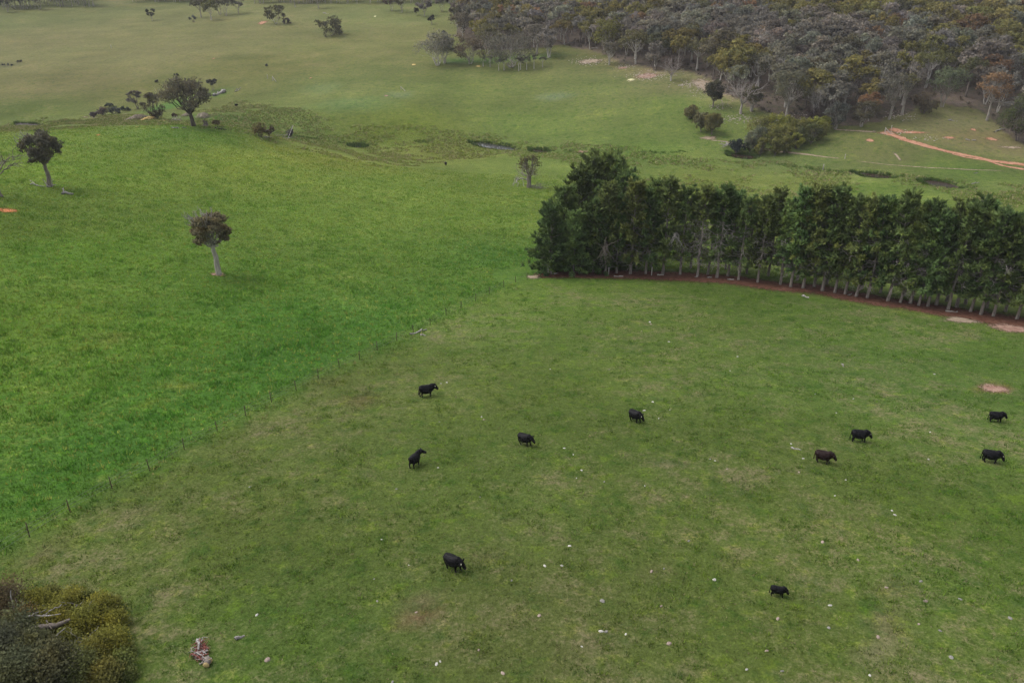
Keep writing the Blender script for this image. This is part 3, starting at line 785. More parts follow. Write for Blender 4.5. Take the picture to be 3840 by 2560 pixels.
def dead_shape(rng, h, w, r0, depth=4, trunk=0.25, n0=6, lean=(0, 0), upward=0.7):
    sh = Shape()
    top = np.array([lean[0], lean[1], trunk * h])
    sh.tube(bent(rng, (0, 0, -0.3), top, 5, 0, 0.03), np.linspace(r0 * 1.25, r0 * 0.8, 5), 7)
    def grow(p, d, L, r, dep):
        e = p + d * L
        P = bent(rng, p, e, 5, -0.03, 0.05)
        sh.tube(P, np.linspace(r, r * 0.5, 5), 5 if dep > 2 else 4)
        if dep <= 1: return
        for _ in range(3 if dep > 2 else 4):
            q = P[rng.integers(2, 5)]
            nd = unit(d + rng.normal(size=3) * 0.55 + np.array([0, 0, 0.15]))
            grow(q, nd, L * rng.uniform(0.5, 0.75), r * 0.5, dep - 1)
    for k in range(n0):
        a = 2 * math.pi * (k + rng.random() * 0.6) / n0
        d = unit(np.array([math.cos(a) * w / h * 0.9, math.sin(a) * w / h * 0.9, upward + rng.random() * 0.5]))
        grow(top, d, (1 - trunk) * h * rng.uniform(0.42, 0.58), r0 * rng.uniform(0.35, 0.55), depth)
    return sh

def pine_shape(rng, h, w, bare=0.16, thin=0.0, leaf=0.62, dens=1.0, tilt=0.0):
    """plantation pine: straight bole, whorls of rising branches carrying tufts of needles"""
    sh = Shape(); lv = Leaves(True); dead = Shape()
    P = bent(rng, (0, 0, -0.4), (tilt, 0, h * 0.97), 9, 0, 0.004)
    r = 0.012 * h + 0.035
    sh.tube(P, np.concatenate([[r * 1.25, r * 0.98], np.linspace(r * 0.9, 0.03, 7)]), 8)
    ax = lambda z: np.array([np.interp(z, P[:, 2], P[:, 0]), np.interp(z, P[:, 2], P[:, 1]), z])
    z = bare * h; k = 0
    while z < 0.96 * h:
        t = (z / h - bare) / (1 - bare)
        Lm = w / 2 * (1.0 - 0.74 * (max(0, t - 0.15) / 0.85) ** 1.1) * (0.85 + 0.15 * min(1, t * 6))
        nb = rng.integers(3, 6)
        for b in range(nb):
            a = 2 * math.pi * (b + rng.random() * 0.7) / nb + k * 1.1
            L = Lm * rng.uniform(0.65, 1.18)
            rise = 0.10 + 0.75 * t + rng.normal() * 0.12
            p0 = ax(z + rng.normal() * 0.12); e = p0 + np.array([math.cos(a) * L, math.sin(a) * L, L * rise])
            B = bent(rng, p0, e, 5, 0.10, 0.03)
            if t < 0.55 and rng.random() < thin:
                dead.tube(bent(rng, p0, e - np.array([0, 0, L * 0.35]), 5, 0.05, 0.06), np.linspace(0.045, 0.014, 5), 4)
                for q in range(4):
                    s0 = B[rng.integers(1, 4)]
                    dead.tube(bent(rng, s0, s0 + unit(rng.normal(size=3) + np.array([math.cos(a), math.sin(a), -0.3])) * L * 0.5, 4, 0.05, 0.08), np.linspace(0.03, 0.01, 4), 3)
                continue
            sh.tube(B, np.linspace(0.05 + 0.02 * (1 - t), 0.018, 5), 4)
            m = max(3, int(L / 0.42 * dens * (0.6 + 0.4 * min(1, t * 3))))
            for q in range(m):
                f = 0.30 + 0.72 * (q + rng.random()) / m
                c = p0 + (e - p0) * f + rng.normal(size=3) * np.array([0.28, 0.28, 0.16]) * (0.5 + L * 0.22)
                dirn = np.array([math.cos(a), math.sin(a), 0.55 + t])
                lv.needles(rng, c, dirn, 0.50, int(15 + 5 * rng.random()), leaf, 3.6, oc=p0 - np.array([0, 0, 0.5]))
        z += h * rng.uniform(0.028, 0.045); k += 1
    for q in range(10):
        lv.needles(rng, ax(h * rng.uniform(0.90, 0.98)), (0, 0, 1), 0.55, 12, leaf, 3.6, oc=ax(0.85 * h))
    return sh, lv, (dead if dead.n else None)

def h_of(p, ytop):
    """height of something standing at p whose top is at image row ytop"""
    z = zdepth(p); u = p[1] * SP + p[2] * CP; k = (1280 - ytop) / FPX
    return (k * z - u) / (CP + k * SP)

def plant(name, p, label, cat, sh, lv, bark, color, group=None, rng=None, rotz=0.0, trunk='trunk', crown='crown'):
    t = empty(name, p, label, cat, group, rotz)
    obj(trunk, sh.mesh(trunk), bark, t)
    if lv is not None: obj(crown, lv.mesh(rng, crown), M_LEAF, t, color=color)
    return t

# leaf colours (albedo)
MAUVE = (0.212, 0.194, 0.168); GREYG = (0.205, 0.200, 0.150); OLIVE = (0.198, 0.180, 0.066); RUST = (0.245, 0.160, 0.092); DKOL = (0.130, 0.126, 0.074)
BLUEG = (0.195, 0.210, 0.170); YOLV = (0.240, 0.224, 0.062); PINEG = (0.170, 0.245, 0.084); PINEL = (0.220, 0.290, 0.094); GOLD = (0.195, 0.180, 0.055)

# ------------------------------------------------------------------ the windbreak of pines
rng = np.random.default_rng(11)
pine_vars = []
for k in range(8):
    hh = 17.0
    sh, lv, dead = pine_shape(rng, hh, [6.2, 6.8, 5.8, 6.4, 7.0, 6.0, 6.0, 6.6][k], 0.17, [0.25, 0.30, 0.35, 0.28, 0.22, 0.6, 0.8, 0.4][k], 0.50, [1.1, 1.05, 1.0, 1.1, 1.1, 0.8, 0.6, 1.0][k])
    pine_vars.append((sh.mesh('trunk'), lv.mesh(rng, 'needles'), dead.mesh('dead_branches') if dead else None))
low_vars = []
for k in range(3):
    sh, lv, dead = pine_shape(rng, 15.0, 9.0, 0.035, 0.0, 0.52, 1.2)
    low_vars.append((sh.mesh('trunk'), lv.mesh(rng, 'needles'), None))
ORD = ['first','second','third','fourth','fifth','sixth','seventh','eighth','ninth','tenth','eleventh','twelfth','thirteenth','fourteenth','fifteenth','sixteenth',
       'seventeenth','eighteenth','nineteenth','twentieth']
def place_pine(px, py, ytop, var, label, color, rot=None):
    p = G(px, py); h = h_of(p, ytop)
    m = (low_vars if var >= 100 else pine_vars)[var % 100]
    hh = 15.0 if var >= 100 else 17.0
    s = h / hh; sx = min(1.12, max(0.86, s)) if var < 100 else s
    t = empty('pine_tree', p, label, 'pine tree', 'pines of the windbreak', rng.uniform(0, 6.28) if rot is None else rot, (sx, sx, s))
    obj('trunk', m[0], M_BARK_PINE, t); obj('needles', m[1], M_LEAF, t, color=color)
    if m[2] is not None: tag(obj('dead_branches', m[2], M_TWIG, t), kind='stuff')
    return t
pc = lambda: tuple(np.array(PINEG if rng.random() < 0.7 else PINEL) * rng.uniform(0.72, 1.30) * np.array([rng.uniform(0.9, 1.15), 1, 1]))
LEFT_END = [(2062,1024,770,100,'leftmost pine of the windbreak, bushy down to the ground'),(2110,996,700,101,'bushy pine on the left shoulder of the windbreak'),
            (2150,1024,800,102,'bushy pine at the left front of the windbreak, sweeping the ground'),(2165,962,640,100,'pine behind the left shoulder of the windbreak, below the two tallest tops'),
            (2212,935,592,101,'tall pine with the left of the two highest tops of the windbreak'),(2282,925,582,102,'tallest pine of the windbreak, right of the two highest tops'),
            (2225,1020,760,102,'broad pine in front of the two tallest tops'),(2270,990,690,101,'pine filling the gap under the two tallest tops'),
            (2335,960,655,100,'pine just right behind the two tallest tops')]
for px, py, yt, v, lab in LEFT_END: place_pine(px, py, yt, v, lab, pc())
ROW = [(2270,1024),(2312,1025),(2363,1027),(2421,1027),(2485,1028),(2550,1030),(2615,1037),(2654,1030),(2688,1042),(2729,1036),(2769,1050),(2841,1059),(2926,1067),(2965,1076),
       (3011,1080),(3053,1076),(3083,1091),(3130,1098),(3169,1103),(3210,1112),(3252,1117),(3328,1129),(3375,1135),(3414,1138),(3444,1146),(3479,1149),(3510,1144),(3554,1161),
       (3586,1152),(3638,1169),(3678,1180),(3724,1186),(3812,1197),(3858,1204),(3910,1212)]
TOPS = [(2300,700),(2360,720),(2400,665),(2450,668),(2530,676),(2600,735),(2640,710),(2690,692),(2760,702),(2840,708),(2920,704),(3000,712),(3085,700),(3150,718),(3190,708),(3290,728),(3360,735),(3450,752),
        (3530,758),(3600,757),(3680,760),(3740,760),(3800,790),(3900,800)]
n_row = len(ROW)
for i, (px, py) in enumerate(ROW):
    yt = np.interp(px + (px - 1920) * 0.04, [a for a, b in TOPS], [b for a, b in TOPS]) + (rng.uniform(-22, 22) if rng.random() < 0.6 else rng.uniform(22, 55))
    var = int(rng.integers(0, 6))
    look = 'dark green pine'
    if px in (2615, 2688): var, look = 6, 'thin bare-limbed pine'
    elif px in (2654, 2550): var, look = 5, 'pine with bare grey middle'
    elif var in (5,): look = 'pine with dead grey branches'
    if i < 17: lab = f'{look} on the {ORD[i]} trunk from the left of the windbreak'
    else: lab = f'{look} on the {ORD[n_row - 1 - i]} trunk from the right of the windbreak'
    place_pine(px, py, yt, var, lab, pc())
BACK = [(2385,1002),(2440,1000),(2590,1004),(2720,1010),(2800,1026),(2880,1034),(2990,1050),(3100,1066),(3230,1084),(3300,1098),(3390,1108),(3470,1120),(3550,1130),(3620,1140),(3700,1154),(3770,1168),(3850,1178)]
for i, (px, py) in enumerate(BACK):
    yt = np.interp(px + (px - 1920) * 0.04, [a for a, b in TOPS], [b for a, b in TOPS]) + rng.uniform(5, 40)
    place_pine(px, py, yt, int(rng.integers(0, 5)), f'rear-row pine of the windbreak, {ORD[i]} from the left of that row', pc())

# dead limbs caught in the windbreak
def stick_set(name, label, cat, sticks, mat, group=None, part='branch', sides=6, wig=0.05):
    """sticks: list of (p0, p1, r0, r1); the first is the main piece"""
    base = Vector(sticks[0][0])
    t = empty(name, base, label, cat, group)
    for p0, p1, r0, r1 in sticks:
        s = Shape(); a = np.array(p0) - np.array(base); b = np.array(p1) - np.array(base)
        n_ = 7
        s.tube(bent(rng, a, b, n_, 0, wig), np.linspace(r0, r1, n_), sides)
        obj(part, s.mesh(part), mat, t)
    return t
def gp(px, py, up=0.0):
    p = G(px, py); return (p[0], p[1], p[2] + up)
b0 = np.array(gp(2262, 1040, 5.6)); st = []
for k in range(26):
    d = unit(np.array([rng.normal() * 0.42, -0.35 + rng.normal() * 0.2, -1.0])); L = rng.uniform(1.4, 3.6)
    st.append((b0 + rng.normal(size=3) * 0.25, b0 + d * L, 0.035, 0.010))
st += [(b0, b0 + np.array([2.6, -0.4, 1.4]), 0.04, 0.015), (b0, b0 + np.array([-1.8, -0.3, 0.9]), 0.04, 0.015), (b0, b0 + np.array([0.1, -0.3, 1.9]), 0.09, 0.05)]
stick_set('dead_limb', 'big fan of bare grey dead branches hanging low in the left part of the windbreak', 'dead branch', st, M_BARK_GREY)
b0 = np.array(gp(2515, 1045, 8.2)); st = []
for k in range(14):
    sgn = -1 if k < 6 else 1
    d = unit(np.array([sgn * rng.uniform(0.2, 0.7), -0.3, -1.0])); L = rng.uniform(1.5, 3.6)
    st.append((b0 + rng.normal(size=3) * 0.15, b0 + d * L, 0.045, 0.012))
stick_set('dead_limb', 'forked bare dead branch drooping mid-height in the windbreak', 'dead branch', st, M_DEADWOOD)

# ------------------------------------------------------------------ lone trees in the left paddock
def lone_round_gum(px, py, ytop, wpx, label, color, seed, trunk, lean, bark, spikes_dir, tr):
    r = np.random.default_rng(seed); p = G(px, py); h = h_of(p, ytop); w = m_of(wpx, p)
    sh, lv = gum_shape(r, h * 0.95, w, trunk, 27, 6, 0.30, 7600, 0.8, lean, 1, tr, 0.82, -0.85, flare=1.2, lob=0.37)
    t = plant('gum_tree', p, label, 'tree', sh, lv, bark, color, None, r)
    sp = Shape()
    for k in range(46):
        a = r.uniform(0, 6.28); q = r.random() ** 0.5 * 0.40 * w
        b = np.array([lean[0] + spikes_dir[0] * w * 0.2 + math.cos(a) * q, lean[1] + math.sin(a) * q, h * r.uniform(0.80, 0.88)])
        e = b + unit(np.array([math.cos(a) * 0.6 + spikes_dir[0] * 0.4, math.sin(a) * 0.6, 1.0])) * h * r.uniform(0.08, 0.17)
        sp.tube(bent(r, b, e, 5, 0, 0.09), np.linspace(0.055, 0.012, 5), 4)
        e2 = b + (e - b) * 0.5
        sp.tube(bent(r, e2, e2 + unit(r.normal(size=3) + np.array([0, 0, 0.8])) * h * 0.06, 4, 0, 0.1), np.linspace(0.03, 0.01, 4), 4)
    obj('dead_twigs', sp.mesh('dead_twigs'), M_DEADWOOD, t)['kind'] = 'stuff'
    return t
lone_round_gum(822, 1030, 790, 136, 'lone round-crowned gum with bleached twigs on top in a ring of pink soil', (0.250, 0.220, 0.124), 5, 0.48, (-0.35, 0.2), M_BARK_PALE, (-0.5, 0), 0.42)
lone_round_gum(190, 700, 488, 138, 'dark mushroom-shaped gum with pale bole and fallen branches at its foot', (0.152, 0.147, 0.101), 6, 0.47, (-0.1, 0.2), M_BARK_GREY, (-0.6, 0), 0.42)
# leafless tree cut by the left edge
p = G(5, 737); r = np.random.default_rng(8)
sh = dead_shape(r, h_of(p, 530), 13.0, 0.42, 4, 0.34, 8, (-0.3, 0), 0.6)
t = empty('dead_tree', p, 'leafless grey tree cut by the left edge', 'tree'); obj('trunk', sh.mesh('trunk'), M_BARK_GREY, t)
stick_set('fallen_branch', 'white fallen branch sprawled round the foot of the dark mushroom-shaped gum', 'branch',
          [(gp(115,694,0.15), gp(185,702,0.25), 0.14, 0.10), (gp(178,702,0.2), gp(168,698,1.6), 0.12, 0.04), (gp(180,703,0.2), gp(212,698,0.3), 0.15, 0.06), (gp(196,702,0.2), gp(203,696,1.5), 0.10, 0.03), (gp(130,696,0.2), gp(112,688,0.7), 0.07, 0.02)], M_DEADWOOD)
stick_set('fallen_log', 'short white log lying right of the dark mushroom-shaped gum', 'log',
          [(gp(232,728,0.25), gp(276,731,0.2), 0.30, 0.14), (gp(238,726,0.3), gp(243,718,0.9), 0.16, 0.05)], M_DEADWOOD)
# half-dead tree beyond the paddock
p = G(1982, 702); r = np.random.default_rng(9); hh = h_of(p, 592)
sh, lv = gum_shape(r, hh, m_of(100, p), 0.42, 8, 5, 0.36, 800, 0.8, (0.3, 0), 2, 0.75, 0.7, -0.3, twigs=3)
t = plant('gum_tree', p, 'gnarled half-dead tree with a thick twisted trunk behind the windbreak', 'tree', sh, lv, M_BARK_GREY, (0.155, 0.149, 0.067), None, r)
dd = dead_shape(r, hh * 0.92, 13.0, 0.22, 4, 0.40, 9, (-0.3, 0), 0.45); obj('dead_twigs', dd.mesh('dead_twigs'), M_TWIG, t)['kind'] = 'stuff'
stick_set('fallen_limb', 'grey fallen limb propped against the gnarled half-dead tree', 'branch',
          [(gp(1972,694,1.6), gp(1936,692,1.9), 0.16, 0.12), (gp(1945,690,1.9), gp(1925,698,0.1), 0.12, 0.05), (gp(1942,690,1.9), gp(1940,702,0.1), 0.11, 0.04), (gp(1955,690,1.9), gp(1966,700,0.1), 0.09, 0.04), (gp(1936,690,1.8), gp(1918,700,0.1), 0.08, 0.03), (gp(1990,700,0.3), gp(2032,708,0.1), 0.12, 0.04)], M_DEADWOOD)
tw = Shape(); c0 = np.array(gp(2012, 706))
for k in range(40): tw.tube(bent(r, r.normal(size=3) * np.array([1.2, .6, 0]), r.normal(size=3) * np.array([1.6, .8, .3]) + np.array([0, 0, 1.2]), 4, 0, 0.1), np.linspace(0.03, 0.01, 4), 3)
tag(obj('brush_heap', tw.mesh('brush_heap'), M_TWIG, None, c0), 'heap of grey twigs right of the gnarled half-dead tree', 'brush heap')

# ------------------------------------------------------------------ trees and shrubs of the creek and the left crest
def gum(px, py, ytop, wpx, label, color, seed, bark=None, trunk=0.3, lobes=8, sub=5, leaf=None, nleaf=1500, stems=1, lean=(0, 0), tr=None, low=-0.3, twigs=0, flat=0.7, group=None, spread=0.74, name='gum_tree', cat='tree', lob=0.5):
    r = np.random.default_rng(seed); p = G(px, py); h = h_of(p, ytop); w = m_of(wpx, p)
    leaf = leaf or max(0.3, zdepth(p) / FPX * 3.75 * 1.25)
    sh, lv = gum_shape(r, h, w, trunk, lobes, sub, leaf, nleaf, flat, lean, stems, tr, spread, low, twigs=twigs, lob=lob)
    return plant(name, p, label, cat, sh, lv, bark or M_BARK_PALE, color, group, r)
def shrub(px, py, ytop, wpx, label, color, seed, nleaf=700, leaf=None, lobes=8, bark=None, group=None, name='shrub', cat='shrub', loose=0.6):
    r = np.random.default_rng(seed); p = G(px, py); h = h_of(p, ytop); w = m_of(wpx, p)
    leaf = leaf or max(0.2, zdepth(p) / FPX * 3.75 * 1.0)
    sh, lv = shrub_shape(r, h, w, leaf, nleaf, lobes, loose=loose)
    return plant(name, p, label, cat, sh, lv, bark or M_BARK_GREY, color, group, r, trunk='stems', crown='foliage')
gum(728, 474, 308, 175, 'large spreading gum with forked dark limbs on the left crest', (0.161, 0.149, 0.107), 21, M_BARK_DARK, 0.30, 13, 6, 0.42, 4200, 1, (-0.8, 0), 0.62, -0.45)
gum(585, 446, 352, 78, 'dark olive tree with a dense crown left of the spreading gum', (0.157, 0.145, 0.087), 22, M_BARK_DARK, 0.06, 18, 5, 0.40, 2600, 2, (0, 0), 0.35, -1.0, spread=0.82)
gum(517, 408, 340, 56, 'grey leaning tree behind the dark olive tree', (0.167, 0.152, 0.131), 23, M_BARK_GREY, 0.25, 8, 5, 0.45, 1200, 3, (-0.5, 0), 0.25, -0.6)
gum(800, 340, 302, 42, 'small thin-stemmed tree on the far slope behind the spreading gum', (0.121, 0.128, 0.101), 24, M_BARK_PALE, 0.45, 6, 4, 0.5, 700, 2, low=-0.2)
shrub(812, 472, 446, 30, 'rounded brown-green bush right of the spreading gum trunk', (0.162, 0.135, 0.074), 25)
shrub(975, 512, 456, 58, 'golden olive bush at the creek edge', (0.182, 0.155, 0.063), 26, 1100)
gum(1010, 518, 478, 50, 'small orange-olive tree leaning over the creek edge', (0.162, 0.132, 0.084), 27, M_BARK_GREY, 0.3, 6, 4, 0.4, 700)
shrub(1089, 514, 485, 40, 'dark grey bush right of the orange-olive tree', (0.095, 0.089, 0.084), 28)
shrub(655, 438, 424, 30, 'brownish low bush between the two big trees of the crest', (0.135, 0.101, 0.074), 29)
for i, (px, py, yt, w, c, lab) in enumerate([(352,438,420,26,(0.149, 0.128, 0.128),'mauve-grey bush left of the creek elbow'),(388,430,400,30,(0.155, 0.132, 0.128),'taller mauve-grey bush behind the creek elbow'),
        (430,424,405,44,(0.101, 0.115, 0.101),'dark grey-green bush beside the creek elbow'),(470,414,402,30,(0.101, 0.121, 0.094),'small green bush nearest the grey leaning tree'),
        (410,400,390,34,(0.115, 0.135, 0.101),'low green bush above the creek elbow')]):
    shrub(px, py + 3, yt - 2, w * 1.7, lab, c, 300 + i, 700, lobes=9, loose=0.8)
stick_set('fallen_tree', 'bleached fallen tree with upturned branches behind the dark olive tree', 'fallen tree',
          [(gp(585,362,0.6), gp(662,368,0.4), 0.35, 0.15)] + [(gp(598,362,0.6), gp(598 + dx, 362, hh_), 0.10, 0.02) for dx, hh_ in ((-18,4.5),(-6,5.2),(2,4.0),(8,5.0),(-26,2.6))] +
          [(gp(640,354,0.6), gp(640 + dx, 354, hh_), 0.10, 0.02) for dx, hh_ in ((-22,4.4),(-14,5.4),(-30,3.0))], M_DEADWOOD)
stick_set('fallen_log', 'thick bleached log right of the spreading gum', 'log', [(gp(800,362,0.5), gp(845,345,0.5), 0.55, 0.75), (gp(810,360,0.5), gp(822,352,1.2), 0.2, 0.05)], M_DEADWOOD)
stick_set('fallen_log', 'white fallen branch pile on the slope beyond the thick bleached log', 'log', [(gp(880,345,0.3), gp(902,340,0.4), 0.22, 0.1), (gp(886,338,0.3), gp(905,332,0.5), 0.15, 0.06)], M_DEADWOOD)
stick_set('fallen_log', 'white log lying in the grass below the spreading gum', 'log', [(gp(645,481,0.2), gp(672,483,0.2), 0.22, 0.10), (gp(682,481,0.2), gp(700,481,0.15), 0.10, 0.05)], M_DEADWOOD)
stick_set('tree_stump', 'split grey stump right of the spreading gum', 'stump', [(gp(770,474,-0.2), gp(770,474,1.9), 0.45, 0.38), (gp(778,474,-0.2), gp(778,474,1.7), 0.35, 0.25), (gp(768,474,0.3), gp(752,472,0.2), 0.2, 0.08)], M_BARK_GREY)
stick_set('brush_heap', 'heap of dead branches in the grass left of the spreading gum trunk', 'brush heap', [(gp(650,453,0.2), gp(672,453,0.3), 0.12, 0.05)] + [(gp(648 + 5 * k, 454, 0.0), gp(652 + 4.5 * k, 448, 1.0 + 0.4 * (k % 2)), 0.08, 0.02) for k in range(6)], M_TWIG)
stick_set('brush_heap', 'dark heap of fallen branches at the right foot of the crest', 'brush heap', [(gp(808,482,0.3), gp(850,490,0.3), 0.25, 0.10), (gp(815,482,0.5), gp(838,486,1.0), 0.12, 0.04), (gp(830,486,0.3), gp(848,483,0.9), 0.10, 0.03)], M_BARK_DARK)
stick_set('brush_heap', 'tangle of grey driftwood under the orange-olive tree', 'brush heap', [(gp(990,518,0.3), gp(1028,521,0.3), 0.15, 0.06), (gp(1040,516,0.4), gp(1050,512,1.0), 0.12, 0.04), (gp(1060,520,0.3), gp(1075,514,0.8), 0.12, 0.04), (gp(1032,520,0.2), gp(1062,518,0.4), 0.10, 0.04)], M_DEADWOOD)

# olive thicket, shrubs and the dark bush on the right creek
THICK = [(2835,520,440,70,OLIVE),(2880,505,436,66,YOLV),(2925,505,438,62,YOLV),(2960,510,448,64,OLIVE),(3005,505,452,60,OLIVE),(3050,500,450,58,YOLV),(3088,490,444,50,YOLV),
         (2840,560,480,60,GREYG),(2890,545,475,62,OLIVE),(2940,545,472,62,OLIVE),(2985,548,478,60,(0.115, 0.115, 0.060)),(3040,540,470,66,(0.121, 0.121, 0.055)),
         (2810,570,500,46,GREYG),(2850,583,520,44,OLIVE),(2905,582,512,50,OLIVE),(2940,575,508,46,OLIVE),(2985,560,500,40,YOLV),(3070,525,462,50,OLIVE),(2880,470,442,50,DKOL)]
TLAB = {}
for px, py, yt, w, c in THICK:
    row = 'back' if py < 525 else ('middle' if py < 555 else 'front'); TLAB.setdefault(row, []).append(px)
for i, (px, py, yt, w, c) in enumerate(THICK):
    row = 'back' if py < 525 else ('middle' if py < 555 else 'front'); xs_ = sorted(TLAB[row]); k = xs_.index(px)
    shade = 'yellow-green' if c == YOLV else ('grey-green' if c == GREYG else ('dark' if c == DKOL else 'olive'))
    nth = 'leftmost' if k == 0 else ('rightmost' if k == len(xs_) - 1 else ['', 'second', 'third', 'fourth', 'fifth', 'sixth', 'seventh'][k])
    gum(px, py, yt, w * 1.15, f'{shade} wattle sapling, {nth}{"" if k in (0, len(xs_) - 1) else " from the left"} in the {row} of the olive thicket', tuple(np.array(c) * rng.uniform(0.95, 1.3) * np.array([1.0, 1.12, 1.0])), 400 + i, M_BARK_GREY, 0.06, 12, 4, 0.42, 1500, 1, low=-0.9, flat=0.95, spread=0.68, lob=0.62, group='saplings of the olive thicket', name='wattle_tree')
gum(2592, 445, 398, 54, 'round olive shrub standing above the pair of olive trees', (0.192, 0.178, 0.083), 31, M_BARK_GREY, 0.06, 20, 5, 0.40, 2600, 1, low=-0.9, flat=0.9, spread=0.6, lob=0.66, name='wattle_tree')
gum(2628, 493, 424, 64, 'left of the pair of olive trees on bare soil', (0.178, 0.170, 0.090), 32, M_BARK_GREY, 0.15, 20, 5, 0.40, 2600, 1, low=-0.8, flat=0.9, spread=0.66, lob=0.62, name='wattle_tree')
gum(2668, 504, 426, 64, 'right of the pair of olive trees on bare soil', (0.207, 0.195, 0.083), 33, M_BARK_GREY, 0.15, 20, 5, 0.40, 2600, 1, low=-0.8, flat=0.9, spread=0.66, lob=0.62, name='wattle_tree')
shrub(2765, 572, 518, 88, 'dark blue-green bush overhanging the black water hole', (0.051, 0.065, 0.063), 34, 1900, 0.4, 12)
stick_set('fallen_tree', 'white fanned-out roots of a fallen tree left of the dark blue-green bush', 'fallen tree', [(gp(2740,548,0.8), gp(2698,538,1.0), 0.22, 0.06)] +
          [(gp(2738,550,0.8), gp(2692 + 3 * k, 543 + 4.2 * k, 0.4 + 0.3 * (k % 3)), 0.15, 0.03) for k in range(6)], M_DEADWOOD)

# ------------------------------------------------------------------ bushes and small trees on the far slopes
gum(1246, 134, 74, 88, 'dome-shaped dark bush alone on the far slope', (0.115, 0.111, 0.065), 41, M_BARK_GREY, 0.03, 14, 5, 0.75, 1500, 3, low=-0.95, flat=0.9, spread=0.8, name='dome_bush', cat='bush')
gum(1036, 90, 22, 76, 'olive tree with a white trunk beside the pink soil on the far slope', (0.124, 0.119, 0.055), 42, M_BARK_WHITE, 0.18, 10, 5, 0.75, 1300, 2, low=-0.6)
shrub(1075, 90, 66, 50, 'low brown scrub right of the olive tree on the far slope', (0.135, 0.115, 0.101), 43, 400)
gum(571, 78, 34, 32, 'small lone tree high on the far brown slope', (0.084, 0.092, 0.060), 44, M_BARK_PALE, 0.25, 7, 4, 0.7, 600)
gum(793, 76, 4, 66, 'bright olive-green tree in front of the dark trees at the top', (0.155, 0.159, 0.060), 45, M_BARK_WHITE, 0.3, 9, 5, 0.75, 1300)
for i, (px, py, yt, w, c, lab) in enumerate([(755,66,-20,70,DKOL,'dark brown tree left of the bright olive-green tree'),(850,60,-15,70,DKOL,'dark tree right of the bright olive-green tree'),
        (895,52,-18,60,GREYG,'grey-green tree at the right of the far dark clump'),(825,55,-25,70,MAUVE,'mauve-grey tree behind the far dark clump'),
        (1508,48,-22,62,(0.115, 0.111, 0.052),'olive tree at the far forest edge'),(1470,42,-14,56,(0.135, 0.108, 0.074),'brownish tree left of the olive tree at the far forest edge'),
        (1592,62,4,62,MAUVE,'mauve-grey tree in front of the far forest edge'),(1658,45,-14,52,MAUVE,'thin white-trunked tree at the far forest edge'),
        (1562,58,30,18,DKOL,'small dark bush below the far forest edge'),(1619,92,58,22,(0.101, 0.108, 0.074),'small lone tree with a white trunk below the far forest'),
        (1107,28,-30,20,DKOL,'bare dark pole of a tree at the top edge'),(1195,32,-25,50,MAUVE,'greyish tree at the top edge above the dome-shaped bush'),
        (30,46,-10,50,DKOL,'dark tree at the top left corner'),(150,36,-20,60,MAUVE,'mauve tree at the top edge near the left corner'),(215,22,-30,60,DKOL,'dark tree at the top edge, second clump from the left corner')]):
    gum(px, py, yt, w, lab, c, 500 + i, M_BARK_PALE, 0.28, 8, 4, 0.85, 800, 1 + i % 2)
shrub(1663, 127, 112, 18, 'small dark bush on the grass left of the forest corner', (0.061, 0.078, 0.067), 46, 350, 0.5, 6)
shrub(725, 84, 60, 44, 'pale feathery scrub at the left of the far dark clump', (0.128, 0.142, 0.121), 47, 350, 0.6, 6)
for i, (px, py, w) in enumerate([(30,243,70),(660,280,26),(588,305,20),(75,230,30),(700,310,16),(1000,245,10)]):
    shrub(px, py + 4, py - 5, w, ['wide patch of dark scrub on the brown slope at the left edge','flat dark scrub in the middle of the far brown slope','low dark scrub above the grey leaning tree','thin dark scrub behind the wide patch at the left','small dark tussock on the brown slope left of the stay posts','tiny dark tussock above the stay posts'][i], (0.101, 0.105, 0.087), 600 + i, 220, 0.55, 5)

